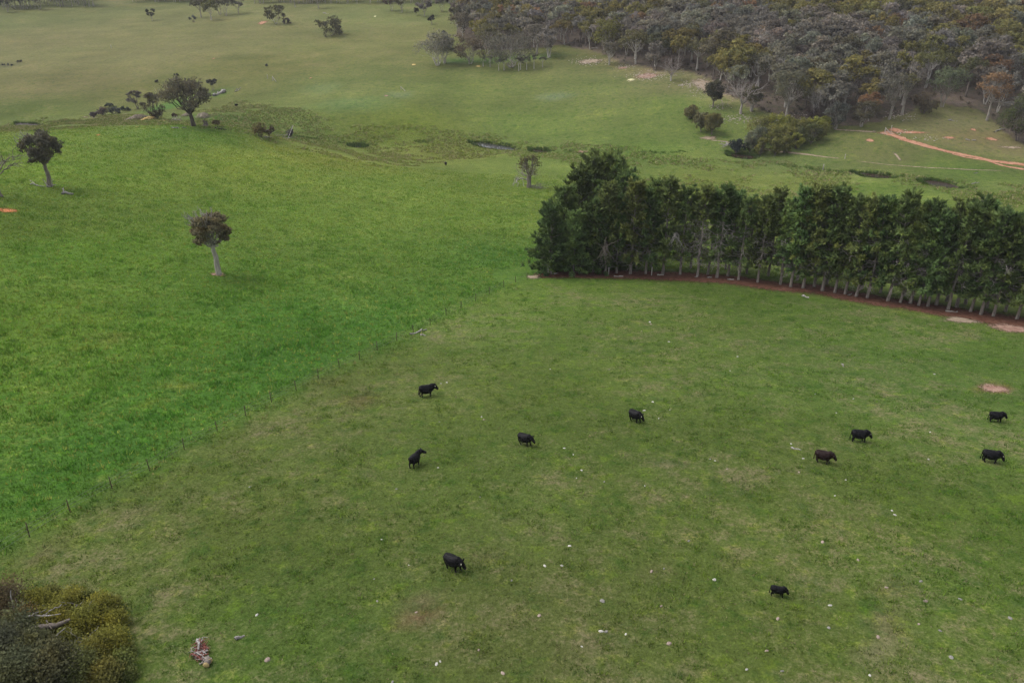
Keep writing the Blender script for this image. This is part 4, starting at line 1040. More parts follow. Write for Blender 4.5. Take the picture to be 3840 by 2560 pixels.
# ------------------------------------------------------------------ forest edge: trees one can tell apart
HERO = [  # px, py, top, width px, label, colour, bark, trunk, lobes, stems, low, nleaf, twigs
 (1641,246,132,138,'white many-stemmed gum at the left corner of the forest',GREYG,M_BARK_WHITE,0.22,13,5,-0.5,1700,1),
 (1668,237,136,80,'grey-green gum just behind the white many-stemmed gum',GREYG,M_BARK_WHITE,0.2,9,3,-0.5,1100,0),
 (1763,240,136,112,'brownish round gum between the white many-stemmed gum and the broad fan-shaped gum',(0.151, 0.124, 0.084),M_BARK_PALE,0.16,13,3,-0.7,1800,0),
 (1918,253,136,168,'broad fan-shaped gum with pale limbs spreading from its foot',(0.135, 0.130, 0.101),M_BARK_PALE,0.12,16,6,-0.6,2300,1),
 (1830,205,92,110,'yellowish-topped gum behind the broad fan-shaped gum',(0.151, 0.143, 0.071),M_BARK_PALE,0.25,10,3,-0.5,1300,0),
 (2014,204,98,84,'tall gum with a pinkish leaning trunk right of the broad fan-shaped gum',(0.143, 0.130, 0.101),M_BARK_PALE,0.4,10,1,-0.4,1300,1),
 (2057,216,112,80,'mauve-grey gum on three thin white stems right of the pinkish-trunked gum',MAUVE,M_BARK_WHITE,0.3,9,3,-0.5,1200,1),
 (2283,243,158,72,'pale sparse gum standing out on the stony grass at the forest edge',(0.149, 0.135, 0.098),M_BARK_WHITE,0.28,9,2,-0.6,900,2),
 (2383,239,112,108,'olive gum with a straight white trunk right of the sparse gum',(0.138, 0.130, 0.063),M_BARK_WHITE,0.3,11,1,-0.5,1600,0),
 (2275,200,76,120,'big olive-yellow gum above the sparse gum',(0.151, 0.151, 0.046),M_BARK_PALE,0.2,13,1,-0.7,2000,0),
 (2613,264,150,86,'olive gum with a long bare white leaning trunk',(0.140, 0.132, 0.065),M_BARK_WHITE,0.52,9,1,-0.3,1100,2),
 (2592,232,158,46,'thin white-stemmed gum just left of the long-trunked olive gum',DKOL,M_BARK_WHITE,0.5,6,1,-0.3,600,1),
 (2455,265,150,70,'grey bushy gum left of the bare white-trunked tree',MAUVE,M_BARK_GREY,0.15,9,3,-0.8,1100,0),
 (2673,403,302,62,'dark narrow tree alone on the stony ground before the forest',(0.095, 0.095, 0.065),M_BARK_GREY,0.25,10,1,-0.8,1500,0),
 (2818,417,325,62,'small olive gum with a forked pale foot beside the leafless tree',(0.116, 0.113, 0.071),M_BARK_PALE,0.28,8,3,-0.7,1100,0),
 (2948,437,268,134,'large grey-green gum with layered crown behind the olive thicket',(0.127, 0.127, 0.087),M_BARK_PALE,0.30,15,1,-0.5,2400,0),
 (2840,330,214,112,'tall gum with white forked limbs behind the leafless tree',(0.121, 0.119, 0.076),M_BARK_WHITE,0.35,10,1,-0.3,1500,2),
 (3165,400,318,72,'gum with a stout white trunk and bare arm in the middle of the forest edge',MAUVE,M_BARK_WHITE,0.4,8,1,-0.4,900,3),
 (3130,482,392,96,'dark grey-green bushy tree with many stems beside the footpath',(0.103, 0.108, 0.090),M_BARK_PALE,0.12,11,5,-0.9,1700,0),
 (3232,476,376,90,'dark olive gum with a pale foot left of the two leaning gums',(0.108, 0.100, 0.065),M_BARK_PALE,0.2,11,2,-0.8,1700,0),
 (3332,448,282,104,'big mauve-grey gum on a pale leaning trunk beside the clay track',(0.135, 0.130, 0.103),M_BARK_PALE,0.32,13,2,-0.6,2000,1),
 (3382,430,278,70,'olive-topped gum leaning left at the edge of the pale clearing',(0.143, 0.135, 0.065),M_BARK_PALE,0.42,9,1,-0.4,1300,0),
 (3462,424,346,92,'brown bushy tree closing the left of the pale clearing',(0.146, 0.121, 0.087),M_BARK_GREY,0.1,10,3,-0.9,1500,0),
 (3532,402,262,122,'light green gum with layered foliage above the pale clearing',(0.132, 0.157, 0.090),M_BARK_PALE,0.3,13,2,-0.5,1900,0),
 (3468,330,198,110,'olive gum on two bright white trunks behind the pale clearing',(0.135, 0.138, 0.055),M_BARK_WHITE,0.5,11,2,-0.2,1500,0),
 (3548,300,192,120,'olive gum with white forking limbs above the light green gum',(0.130, 0.130, 0.052),M_BARK_WHITE,0.42,12,1,-0.3,1700,0),
 (3622,364,222,96,'dark olive gum on a dark leaning trunk right of the light green gum',(0.105, 0.108, 0.052),M_BARK_GREY,0.5,10,1,-0.3,1400,0),
 (3700,452,272,104,'rust-coloured gum with a bent pale trunk at the right of the clearing',RUST,M_BARK_PALE,0.36,12,1,-0.4,1700,1),
 (3800,322,210,110,'pale silvery gum on a leaning white trunk at the right edge',BLUEG,M_BARK_WHITE,0.38,11,1,-0.4,1500,1),
 (3815,528,328,150,'large dark green bushy tree at the right edge below the forest',(0.084, 0.100, 0.044),M_BARK_GREY,0.1,18,2,-0.9,3200,0),
 (1735,150,55,90,'dark brown gum with bare white limbs at the left corner of the forest top',(0.127, 0.111, 0.074),M_BARK_WHITE,0.3,9,1,-0.5,1100,4)]
for i, (px, py, yt, w, lab, c, bark, tk, lb, stn, low, nl, twg) in enumerate(HERO):
    big = px == 2673
    gum(px, py, yt, w * 1.08, lab, tuple(np.array(c) * (1.0 if big else 1.3)), 700 + i, bark, tk, 20 if big else lb + 3, 5, None, 2600 if big else int(nl * 1.25), stn, twigs=twg, low=low, flat=0.9 if big else 0.72, tr=None if big else 0.42, lob=0.62 if big else 0.52)
for i, (px, py, yt, w, r0, tk, lab, m) in enumerate([(2778,426,262,150,0.45,0.22,'large leafless grey tree with a fan of bare branches before the forest',M_TWIG),
        (2516,303,206,86,0.32,0.18,'bare pinkish-twigged tree on a short white trunk before the forest',M_TWIG),
        (3046,450,312,96,0.30,0.30,'leafless grey tree rising from a brown bush behind the thicket',M_DEADWOOD)]):
    p = G(px, py); r = np.random.default_rng(750 + i); h = h_of(p, yt)
    sh = dead_shape(r, h, m_of(w, p), r0, 4, tk, 9, (0, 0), 0.95)
    t = empty('dead_tree', p, lab, 'tree')
    obj('trunk', sh.mesh('trunk'), m, t)
    if i == 1:
        lv = Leaves()
        for k in range(40):
            a = r.uniform(0, 6.28); q = r.random() ** .5 * m_of(w, p) * 0.45
            lv.clump(r, (math.cos(a) * q, math.sin(a) * q, h * r.uniform(0.5, 0.97)), 0.8, 10, 0.4)
        obj('crown', lv.mesh(r, 'crown'), M_LEAF, t, color=(0.176, 0.135, 0.121))
        b = Shape(); b.tube(bent(r, (0, 0, -.2), (0, 0, h * .2), 4, 0, 0.01), np.array([.42, .37, .35, .33]), 8); obj('bole', b.mesh('bole'), M_BARK_WHITE, t)
shrub(3042, 452, 402, 60, 'brown bush round the foot of the leafless grey tree behind the thicket', (0.119, 0.089, 0.076), 760, 600)
for i in range(9):
    px, py = [(2002,258),(1975,262),(1952,262),(1945,266),(1870,265),(1838,252),(1890,264),(2035,252),(1812,250)][i]
    yt = [206,214,216,218,222,210,216,214,208][i]
    place = ['tallest thin sapling, standing apart right of the broad fan-shaped gum','thin sapling under the right side of the broad fan-shaped gum','sapling on a thin white stem right of the foot of the broad fan-shaped gum','small sapling just right of the foot of the broad fan-shaped gum',
             'thin sapling left of the foot of the broad fan-shaped gum','sapling between the brownish round gum and the broad fan-shaped gum','small sapling just left of the foot of the broad fan-shaped gum','sapling right of the tallest thin sapling','leaning sapling right of the brownish round gum'][i]
    gum(px, py, yt, 30, place, GREYG, 770 + i, M_BARK_WHITE, 0.5, 4, 3, 0.45, 260, 1, low=-0.2, name='gum_sapling', cat='sapling', group='saplings round the broad fan-shaped gum')

def where(px, py, marks):
    best = min(marks, key=lambda m: (m[0] - px) ** 2 + ((m[1] - py) * 1.3) ** 2)
    dx, dy = px - best[0], py - best[1]; d = math.hypot(dx, dy)
    hor = 'right' if dx > 0 else 'left'; ver = 'below' if dy > 0 else 'above'
    far_ = 'just ' if d < 110 else ('well ' if d > 300 else '')
    if abs(dx) > 2.2 * abs(dy): rel = f'{far_}{hor} of'
    elif abs(dy) > 2.2 * abs(dx): rel = f'{far_}{ver}'
    else: rel = f'{far_}{ver} {hor} of'
    return f'{rel} the {best[2]}'
def place_labels(items, marks, noun):
    """items: (px, py, look); one label each, told apart by the nearest landmark and then by order"""
    grp = {}
    for k, (px, py, look) in enumerate(items): grp.setdefault((look, where(px, py, marks)), []).append(k)
    out = [''] * len(items)
    for (look, wh), ks in grp.items():
        if len(ks) == 1: out[ks[0]] = f'{look} {noun} {wh}'; continue
        xs_ = [items[k][0] for k in ks]; ys_ = [items[k][1] for k in ks]
        if max(ys_) - min(ys_) > 1.3 * (max(xs_) - min(xs_)): ks = sorted(ks, key=lambda k: items[k][1]); ends = ('upper', 'lower', 'from the top of')
        else: ks = sorted(ks, key=lambda k: items[k][0]); ends = ('left', 'right', 'from left of')
        for q, k in enumerate(ks):
            if len(ks) == 2: out[k] = f'{ends[q]} of two {look} {noun}s {wh}'
            else: out[k] = f'{ORD[min(q, 19)]} {ends[2]} {len(ks)} {look} {noun}s {wh}'
    return out
FMARK = [(1641,190,'white many-stemmed gum'),(1918,190,'broad fan-shaped gum'),(2014,150,'pinkish-trunked gum'),(2283,200,'sparse pale gum'),(2275,120,'olive-yellow gum'),(2613,200,'long-trunked olive gum'),
         (2516,255,'pink-twigged bare tree'),(2778,340,'leafless tree'),(2948,350,'large grey-green gum'),(3046,380,'bare tree behind the thicket'),(3332,360,'big mauve-grey gum'),(3532,330,'light green gum'),
         (3700,360,'rust-coloured gum'),(3815,420,'dark bushy tree'),(3468,260,'twin-trunked olive gum'),(3622,290,'dark leaning gum'),(3800,265,'silvery gum'),(3165,355,'stout white trunk'),(3820,20,'top right meadow'),(1735,100,'forest corner')]
# ------------------------------------------------------------------ the forest itself
rng = np.random.default_rng(77)
fv = []
for k in range(10):
    tr_, lb, stn, dome = [(0.38,8,1,1),(0.30,10,2,1),(0.42,7,1,0.8),(0.34,9,1,1.1),(0.28,11,3,1),(0.45,8,1,0.9),(0.36,9,2,1.1),(0.32,12,1,1),(0.40,7,1,1),(0.36,8,1,1)][k]
    sh, lv = gum_shape(rng, 13.0, 9.0, tr_, lb, 6, 0.50, 1700 if k < 8 else 700, 0.78, (rng.normal() * 0.5, rng.normal() * 0.5), stn, 0.24, 0.74, -0.35, twigs=1 if k < 8 else 4, dome=dome)
    fv.append((sh.mesh('trunk'), lv.mesh(rng, 'crown')))
lod = []
for k in range(6):
    sh, lv = gum_shape(rng, 13.0, 9.0, 0.36, 8, 4, 0.95, 480, 0.78, (0, 0), 1, 0.22, 0.76, -0.35)
    lod.append((np.concatenate(sh.V), np.concatenate(sh.F), *lv.arrays()))
KINDS_ = [(MAUVE,'mauve-grey',0.34),(GREYG,'grey-green',0.22),(OLIVE,'olive',0.17),(RUST,'rusty brown',0.035),(DKOL,'dark olive',0.11),(BLUEG,'silvery blue-grey',0.05),(YOLV,'yellow-green topped',0.03)]
kp = np.cumsum([k[2] for k in KINDS_]) / sum(k[2] for k in KINDS_)
FA = np.array(FOREST); bb0, bb1 = FA.min(0), FA.max(0)
occupied = [(G(q[0], q[1])[0], G(q[0], q[1])[1]) for q in HERO]
cells = {}
def free(x, y, d):
    i, j = int(x // 7), int(y // 7)
    for a in (-1, 0, 1):
        for b in (-1, 0, 1):
            for (u, v) in cells.get((i + a, j + b), ()):
                if (u - x) ** 2 + (v - y) ** 2 < d * d: return False
    return True
for x, y in occupied: cells.setdefault((int(x // 7), int(y // 7)), []).append((x, y))
cand = []
xs = rng.uniform(bb0[0], bb1[0], 60000); ys = rng.uniform(bb0[1], bb1[1], 60000)
ok = in_poly(xs, ys, FOREST)
hz_ = [(q[0], q[3] * 0.55, math.hypot(*occupied[i])) for i, q in enumerate(HERO)] + [(2778, 90, math.hypot(*G(2778, 426)[:2])), (2516, 55, math.hypot(*G(2516, 303)[:2])), (3046, 60, math.hypot(*G(3046, 450)[:2]))]
hz_ = np.array(hz_)
for x, y in zip(xs[ok], ys[ok]):
    ppx = float(to_px(x, y, float(H(x, y)))[0]); dd = math.hypot(x, y)
    if ((np.abs(hz_[:, 0] - ppx) < hz_[:, 1]) & (dd < hz_[:, 2] + 4) & (dd > hz_[:, 2] - 60)).any(): continue
    if free(x, y, 6.8):
        cells.setdefault((int(x // 7), int(y // 7)), []).append((x, y)); cand.append((x, y))
cand = np.array(cand); cz = H(cand[:, 0], cand[:, 1])
order = np.argsort(np.hypot(cand[:, 0], cand[:, 1])); cand = cand[order]; cz = cz[order]
qx, qy, qz = to_px(cand[:, 0], cand[:, 1], cz)
edge = dist_line(cand[:, 0], cand[:, 1], FOREST + [FOREST[0]])
inview = (qx > -60) & (qx < 3900) & (qy > -60)
N_IND = 255
tops = []; fobj = []
stuffV, stuffF, stuffC, stT, stTF, stO = [], [], [], [], [], []
nv = 0; ntv = 0; made = 0
zone_cut = np.array([c[0] / c[1] for c in cand])
for i in range(len(cand)):
    x, y = cand[i]
    kd = int(np.searchsorted(kp, rng.random()))
    # colour kinds come in drifts
    dr = vnoise(np.array([x / 38.0]), np.array([y / 38.0]), 9)[0]
    if dr > 0.66 and rng.random() < 0.6: kd = 2
    elif dr < 0.33 and rng.random() < 0.55: kd = 0
    c0, nm, _ = KINDS_[kd]
    col = np.array(c0) * rng.uniform(0.82, 1.5) * np.array([1, 1, 1]) * (1 + rng.normal(size=3) * 0.03)
    h = rng.uniform(11.5, 18.0) * (0.85 if edge[i] < 4 else 1.0); w = h * rng.uniform(0.64, 0.92)
    if inview[i] and made < N_IND:
        made += 1; tops.append((qx[i], qy[i] - 40, nm))
        k = int(rng.integers(0, 8)) if rng.random() < 0.88 else int(rng.integers(8, 10))
        lab = ''
        t = empty('gum_tree', (x, y, cz[i]), lab, 'tree', 'gum trees of the forest', rng.uniform(0, 6.28), (w / 9, w / 9, h / 13)); fobj.append(t)
        obj('trunk', fv[k][0], [M_BARK_PALE, M_BARK_WHITE, M_BARK_GREY][int(rng.integers(0, 3))], t)
        obj('crown', fv[k][1], M_LEAF, t, color=tuple(col))
    else:
        V, F, C, S, D, A, O = lod[int(rng.integers(0, 6))]
        a = rng.uniform(0, 6.28); R = np.array([[math.cos(a), -math.sin(a), 0], [math.sin(a), math.cos(a), 0], [0, 0, 1]])
        sc = np.array([w / 9, w / 9, h / 13]); off = np.array([x, y, cz[i]])
        if not inview[i] and rng.random() < 0.45: continue
        stT.append((V * sc) @ R.T + off); stTF.append(F + ntv); ntv += len(V)
        Cn = (C * sc) @ R.T + off; Dn = D @ R.T; n = len(C); stO.append(O @ R.T)
        W = unit(np.cross(Dn, rng.normal(size=(n, 3))))
        L = Dn * (S * A ** 0.5 * 0.5)[:, None]; W = W * (S / A ** 0.5 * 0.5)[:, None]
        stuffV.append(np.stack([Cn - L, Cn + W, Cn + L, Cn - W], 1).reshape(-1, 3)); stuffC.append(np.repeat(np.append(col, 1)[None], n, 0))
for t_, l_ in zip(fobj, place_labels(tops, FMARK, 'gum')): t_['label'] = l_
# the belt of trees along the very top of the photograph
BELT = []
for (x0, x1, yb) in [(-300,355,26),(478,735,8),(945,1760,14)]:
    for q in range(int((x1 - x0) / 4.5)):
        px = rng.uniform(x0, x1); py = yb - rng.random() ** 2.0 * 50 + (10 if x0 < 0 and px < 120 else 0)
        BELT.append(G(px, py))
for p in BELT:
    h = rng.uniform(10, 15); w = h * rng.uniform(0.5, 0.75); V, F, C, S, D, A, O = lod[int(rng.integers(0, 6))]
    sc = np.array([w / 9, w / 9, h / 13]); off = np.array(p)
    stT.append(V * sc + off); stTF.append(F + ntv); ntv += len(V)
    Cn = C * sc + off; n = len(C); stO.append(O); W = unit(np.cross(D, rng.normal(size=(n, 3))))
    L = D * (S * A ** 0.5 * 0.5)[:, None]; W = W * (S / A ** 0.5 * 0.5)[:, None]
    kd = int(rng.choice([0, 0, 1, 4])); col = np.array(KINDS_[kd][0]) * rng.uniform(0.42, 0.7)
    stuffV.append(np.stack([Cn - L, Cn + W, Cn + L, Cn - W], 1).reshape(-1, 3)); stuffC.append(np.repeat(np.append(col, 1)[None], n, 0))
SV = np.concatenate(stuffV); SC = np.concatenate(stuffC); nq = len(SC)
fo = obj('forest', mesh_from('forest', SV, np.arange(4 * nq).reshape(nq, 4), False, {'v': ('FLOAT', 'FACE', rng.random(nq)), 'tint': ('FLOAT_COLOR', 'FACE', SC), 'out': ('FLOAT_VECTOR', 'FACE', np.concatenate(stO))}), M_LEAF_TINT)
tag(fo, 'dense far gum forest covering the hill, single crowns merging into one mass', None, None, 'stuff')
ft = obj('forest_trunks', mesh_from('forest_trunks', np.concatenate(stT), np.concatenate(stTF), True), M_BARK_PALE, fo)
tag(ft, None, None, None, 'stuff')
# undergrowth and fallen timber under the forest edge
U = Leaves(); nU = 0
ex = rng.uniform(bb0[0], bb1[0], 9000); ey = rng.uniform(bb0[1], bb1[1], 9000)
oke = in_poly(ex, ey, FOREST) & (dist_line(ex, ey, FOREST + [FOREST[0]]) < 22) & (np.hypot(ex, ey) < 460)
ez = H(ex, ey)
for x, y, z in list(zip(ex[oke], ey[oke], ez[oke]))[:700]:
    U.clump(rng, (x, y, z + 0.5), rng.uniform(0.5, 1.3), 16, 0.5, 0.7, 0.5)
um = U.mesh(rng, 'undergrowth')
tag(obj('undergrowth', um, M_LEAF, None, color=(0.115, 0.105, 0.080)), 'low scrubby undergrowth along the forest edge', None, None, 'stuff')

# ------------------------------------------------------------------ fallen timber and posts far off
LOGS = [((1585,1256),(1536,1254,0),(1600,1237),0.16,0.07,'long bleached branch lying against the fence'),
        ((1576,1256),(1576,1256,0),(1598,1259),0.10,0.05,'short pale stick beside the long bleached branch'),
        ((3010,1111),(3008,1112,0),(3034,1118),0.16,0.10,'white log in the grass below the needle strip'),
        ((3158,1365),(3157,1366,0),(3164,1376),0.08,0.04,'thin white stick standing out on the open paddock'),
        ((2967,1680),(2967,1680,0),(3004,1687),0.10,0.04,'white broken stick left of the two cows in the middle right'),
        ((880,2392),(882,2398,0),(918,2384),0.14,0.05,'white curved branch lying right of the bark heap'),
        ((2225,450),(2900,452,0),(2935,460),0.3,0.15,'pale log under the large grey-green gum'),
        ((3560,452),(3555,452,0),(3590,455),0.28,0.12,'grey log on the pale clearing'),
        ((3540,565),(3620,524,0),(3660,528),0.25,0.12,'long grey log across the slope above the track'),
        ((3650,500),(3728,497,0),(3765,484),0.30,0.12,'dark fallen limb left of the dark green bushy tree'),
        ((2110,160),(2112,168,0),(2155,160),0.35,0.15,'pale fallen trunk along the forest edge'),
        ((2200,176),(2195,176,0),(2240,186),0.35,0.12,'bleached fallen log at the forest edge left of the olive-yellow gum'),
        ((1215,52),(1212,50,0),(1232,54),0.35,0.15,'white fallen trunk on the far slope near the top'),
        ((3230,1800),(3652,651,0),(3666,648),0.15,0.08,'short white stick in the grass above the brown pools'),
        ((3650,700),(3642,690,0),(3672,686),0.15,0.08,'pale dead branch right of the dark brown pool')]
for _, a, b, r0, r1, lab in LOGS:
    stick_set('fallen_log', lab, 'log', [(gp(a[0], a[1], r0 * 0.6), gp(b[0], b[1], r1 * 0.8), r0, r1)], M_DEADWOOD)
for a, b in [((2072,1030),(2090,1026)),((2302,1037),(2337,1038)),((2464,1033),(2489,1033)),((2606,1041),(2620,1037)),((2652,1043),(2668,1041)),((2728,1050),(2752,1050)),((3180,1110),(3193,1103)),((3545,1168),(3590,1170))]:
    rel = {2072:'at the left end',2302:'under the left quarter',2464:'right of the left quarter',2606:'left of the thin pines',2652:'among the thin pines',2728:'just right of the thin pines',3180:'in the middle',3545:'towards the right end'}[a[0]]
    stick_set('fallen_log', f'pale stick on the red needle strip, {rel} of the windbreak' if 'thin' not in rel else f'pale stick on the red needle strip {rel}', 'log', [(gp(*a, 0.12), gp(*b, 0.1), 0.14, 0.09)], M_POST, 'sticks on the pine needle strip')
def post(px, py, hgt, r, label, mat=M_POST, stay=None, name='fence_post'):
    p = G(px, py); t = empty(name, p, label, 'post')
    s = Shape(); s.tube([(0, 0, -0.3), (0, 0, hgt * 0.5), (0, 0, hgt), (0, 0, hgt + 0.01)], [r, r, r * 0.95, 0.01], 8); obj('upright', s.mesh('upright'), mat, t)
    if stay:
        q = np.array(gp(*stay)) - np.array(p); s = Shape(); s.tube([(0, 0, hgt * 0.85), tuple(q * 0.5 + np.array([0, 0, hgt * 0.43])), tuple(q)], [r * 0.8] * 3, 6); obj('stay', s.mesh('stay'), mat, t)
    return t
post(1004,296,2.0,0.16,'left of the two white strainer posts on the middle slope')
post(1024,304,2.2,0.18,'white strainer post with a long stay on the middle slope', stay=(1036,307))
post(1504,338,1.6,0.14,'small white strainer post with a stay above the creek flat', stay=(1520,342))
post(418,182,2.0,0.18,'tiny white post alone on the far brown slope')
post(3318,498,1.9,0.16,'grey gate post beside the fork of the clay track', stay=(3342,503))
post(3341,490,1.9,0.14,'slim grey post behind the gate post at the clay track')
post(3168,596,1.6,0.14,'lone grey post on the grass between track and creek')
post(3086,638,1.9,0.14,'pale post beside the ditch right of the black water hole')
for px, py, hgt, lab in [(2055,1029,1.6,'left of the twin pale stakes at the left end of the windbreak'),(2067,1029,1.6,'right of the twin pale stakes at the left end of the windbreak'),(2282,1030,1.4,'pale stake in front of the hanging dead branches'),(2443,1033,1.6,'pale stake between the fourth and fifth trunks of the windbreak')]:
    post(px, py, hgt, 0.09, lab, name='stake')

# ------------------------------------------------------------------ wire fence between the paddocks
fence = empty('wire_fence', FENCE[10], 'old wire fence on rusty pickets dividing tall grass from grazed grass', 'fence')
fo_ = np.array(FENCE[10])
pk = Shape(); pk.tube([(0, 0, -0.3), (0, 0, 0.7), (0, 0, 1.28), (0, 0, 1.29)], [0.04, 0.04, 0.04, 0.005], 5); pkm = pk.mesh('picket')
frng = np.random.default_rng(4)
heads = []
for q in FENCE:
    o = obj('picket', pkm, M_STEEL, fence, tuple(np.array(q) - fo_)); o.rotation_euler = (frng.normal() * 0.05, frng.normal() * 0.05, frng.random())
for k, hw in enumerate((0.35, 0.7, 1.05)):
    s = Shape(); s.tube([tuple(np.array(q) - fo_ + np.array([0, 0, hw])) for q in FENCE], [0.008] * len(FENCE), 4); obj('wire', s.mesh('wire'), M_WIRE, fence)

# ------------------------------------------------------------------ cattle
def ball_chain(P, R, lat=None, step=0.22):
    out = []
    for a, b, r0, r1 in zip(P[:-1], P[1:], R[:-1], R[1:]):
        a = np.array(a, float); b = np.array(b, float); n_ = max(2, int(np.linalg.norm(b - a) / (step * min(r0, r1)) * 0.6))
        for t in np.linspace(0, 1, n_): out.append((a + (b - a) * t, r0 + (r1 - r0) * t))
    return out
_ico = None
def ico():
    global _ico
    if _ico is None:
        bm = bmesh.new(); bmesh.ops.create_icosphere(bm, subdivisions=2, radius=1.0)
        _ico = (np.array([v.co[:] for v in bm.verts]), np.array([[v.index for v in f.verts] for f in bm.faces])); bm.free()
    return _ico
import bmesh
def cow_body(head_drop=0.9, yaw=0.0, step=0.0, belly=0.0):
    """one continuous body: barrel, rump, shoulder, neck, head and four jointed legs, remeshed into one skin"""
    iv, jf = ico(); V = []; F = []; n = 0
    def put(c, r, s=(1, 1, 1)):
        nonlocal n
        V.append(iv * r * np.array(s) + np.asarray(c)); F.append(jf + n); n += len(iv)
    for x, z, r, sy in [(-0.80,0.99,0.33,0.92),(-0.66,0.94,0.40,0.88),(-0.45,0.89,0.44,0.88),(-0.25,0.855,0.46 + belly,0.88),(-0.05,0.845,0.465 + belly,0.88),(0.15,0.855,0.455 + belly,0.84),
                        (0.35,0.88,0.43,0.78),(0.52,0.91,0.40,0.72),(0.66,0.91,0.33,0.74)]: put((x, 0, z - 0.05), r * 1.03, (1.05, sy * 1.08, 1))
    put((0.42, 0, 1.13), 0.19, (1.5, 0.8, 1)); put((0.74, 0, 0.78), 0.20, (1, 0.8, 1.1)); put((-0.84, 0, 1.12), 0.20, (1.1, 1.1, 0.9))
    put((-0.95, 0.15, 1.02), 0.15); put((-0.95, -0.15, 1.02), 0.15)
    cy, sy_ = math.cos(yaw), math.sin(yaw)
    def tw(x, z, k): dx = x - 0.7; return (0.7 + dx * (1 + (cy - 1) * k), dx * sy_ * k, z)
    px_, pz_ = 1.13, 1.30 - 0.50 * head_drop; ha = math.radians(20 + 42 * head_drop)
    poll = tw(px_, pz_, 0.8); muz = tw(px_ + 0.46 * math.cos(ha), pz_ - 0.44 * math.sin(ha), 1.0)
    nb = tw(0.92, 1.17 - 0.26 * head_drop, 0.45)
    for c, r in ball_chain([(0.66, 0, 1.02), nb, poll], [0.37, 0.32, 0.23]): put(c, r, (1.1, 0.74, 1.0))
    for c, r in ball_chain([poll, tuple(0.5 * np.array(poll) + 0.5 * np.array(muz)), muz], [0.20, 0.175, 0.14]): put(c, r, (1.15, 0.88, 1))
    for sgn, so in ((1, step), (-1, -step)):
        fx = 0.50 + so * 0.22; hx = -0.74 - so * 0.20; y = 0.19 * sgn
        for c, r in ball_chain([(0.50, y, 0.80), (0.50 + so * 0.10, y, 0.46), (fx, y, 0.13), (fx + 0.04, y, 0.045)], [0.20, 0.105, 0.074, 0.085]): put(c, r, (1.1, 0.85, 1))
        for c, r in ball_chain([(-0.72, y, 0.92), (-0.60 - so * 0.04, y * 1.1, 0.66), (-0.86 - so * 0.12, y, 0.43), (hx - 0.06, y, 0.13), (hx, y, 0.045)], [0.26, 0.18, 0.105, 0.076, 0.088]): put(c, r, (1.1, 0.80, 1))
    me = mesh_from('tmp', np.concatenate(V), np.concatenate(F))
    o = bpy.data.objects.new('tmp', me); COL.objects.link(o)
    m = o.modifiers.new('r', 'REMESH'); m.mode = 'VOXEL'; m.voxel_size = 0.036
    s = o.modifiers.new('s', 'SMOOTH'); s.factor = 0.6; s.iterations = 5
    dg = bpy.context.evaluated_depsgraph_get()
    out = bpy.data.meshes.new_from_object(o.evaluated_get(dg))
    bpy.data.objects.remove(o); bpy.data.meshes.remove(me)
    CX = 0.72
    co = np.empty(len(out.vertices) * 3, np.float32); out.vertices.foreach_get('co', co); co = co.reshape(-1, 3); co[:, 0] *= CX; out.vertices.foreach_set('co', co.ravel()); out.update()
    poll = (poll[0] * CX, poll[1], poll[2]); muz = (muz[0] * CX, muz[1], muz[2])
    out.name = 'body'; out.polygons.foreach_set('use_smooth', np.ones(len(out.polygons), bool))
    return out, np.array(poll), np.array(muz)
def blob(scale, sub=2, name='blob'):
    iv, jf = ico(); return mesh_from(name, iv * np.array(scale), jf)
ear_me = blob((0.055, 0.17, 0.085), name='ear'); tag_me = blob((0.03, 0.065, 0.085), name='ear_tag'); tuft_me = blob((0.05, 0.05, 0.17), name='tail_tuft')
hoof_s = Shape(); hoof_s.tube([(0, 0, 0), (0, 0, 0.05), (0, 0, 0.10), (0, 0, 0.101)], [0.085, 0.080, 0.066, 0.01], 8); hoof_me = hoof_s.mesh('hoof')
body_cache = {}
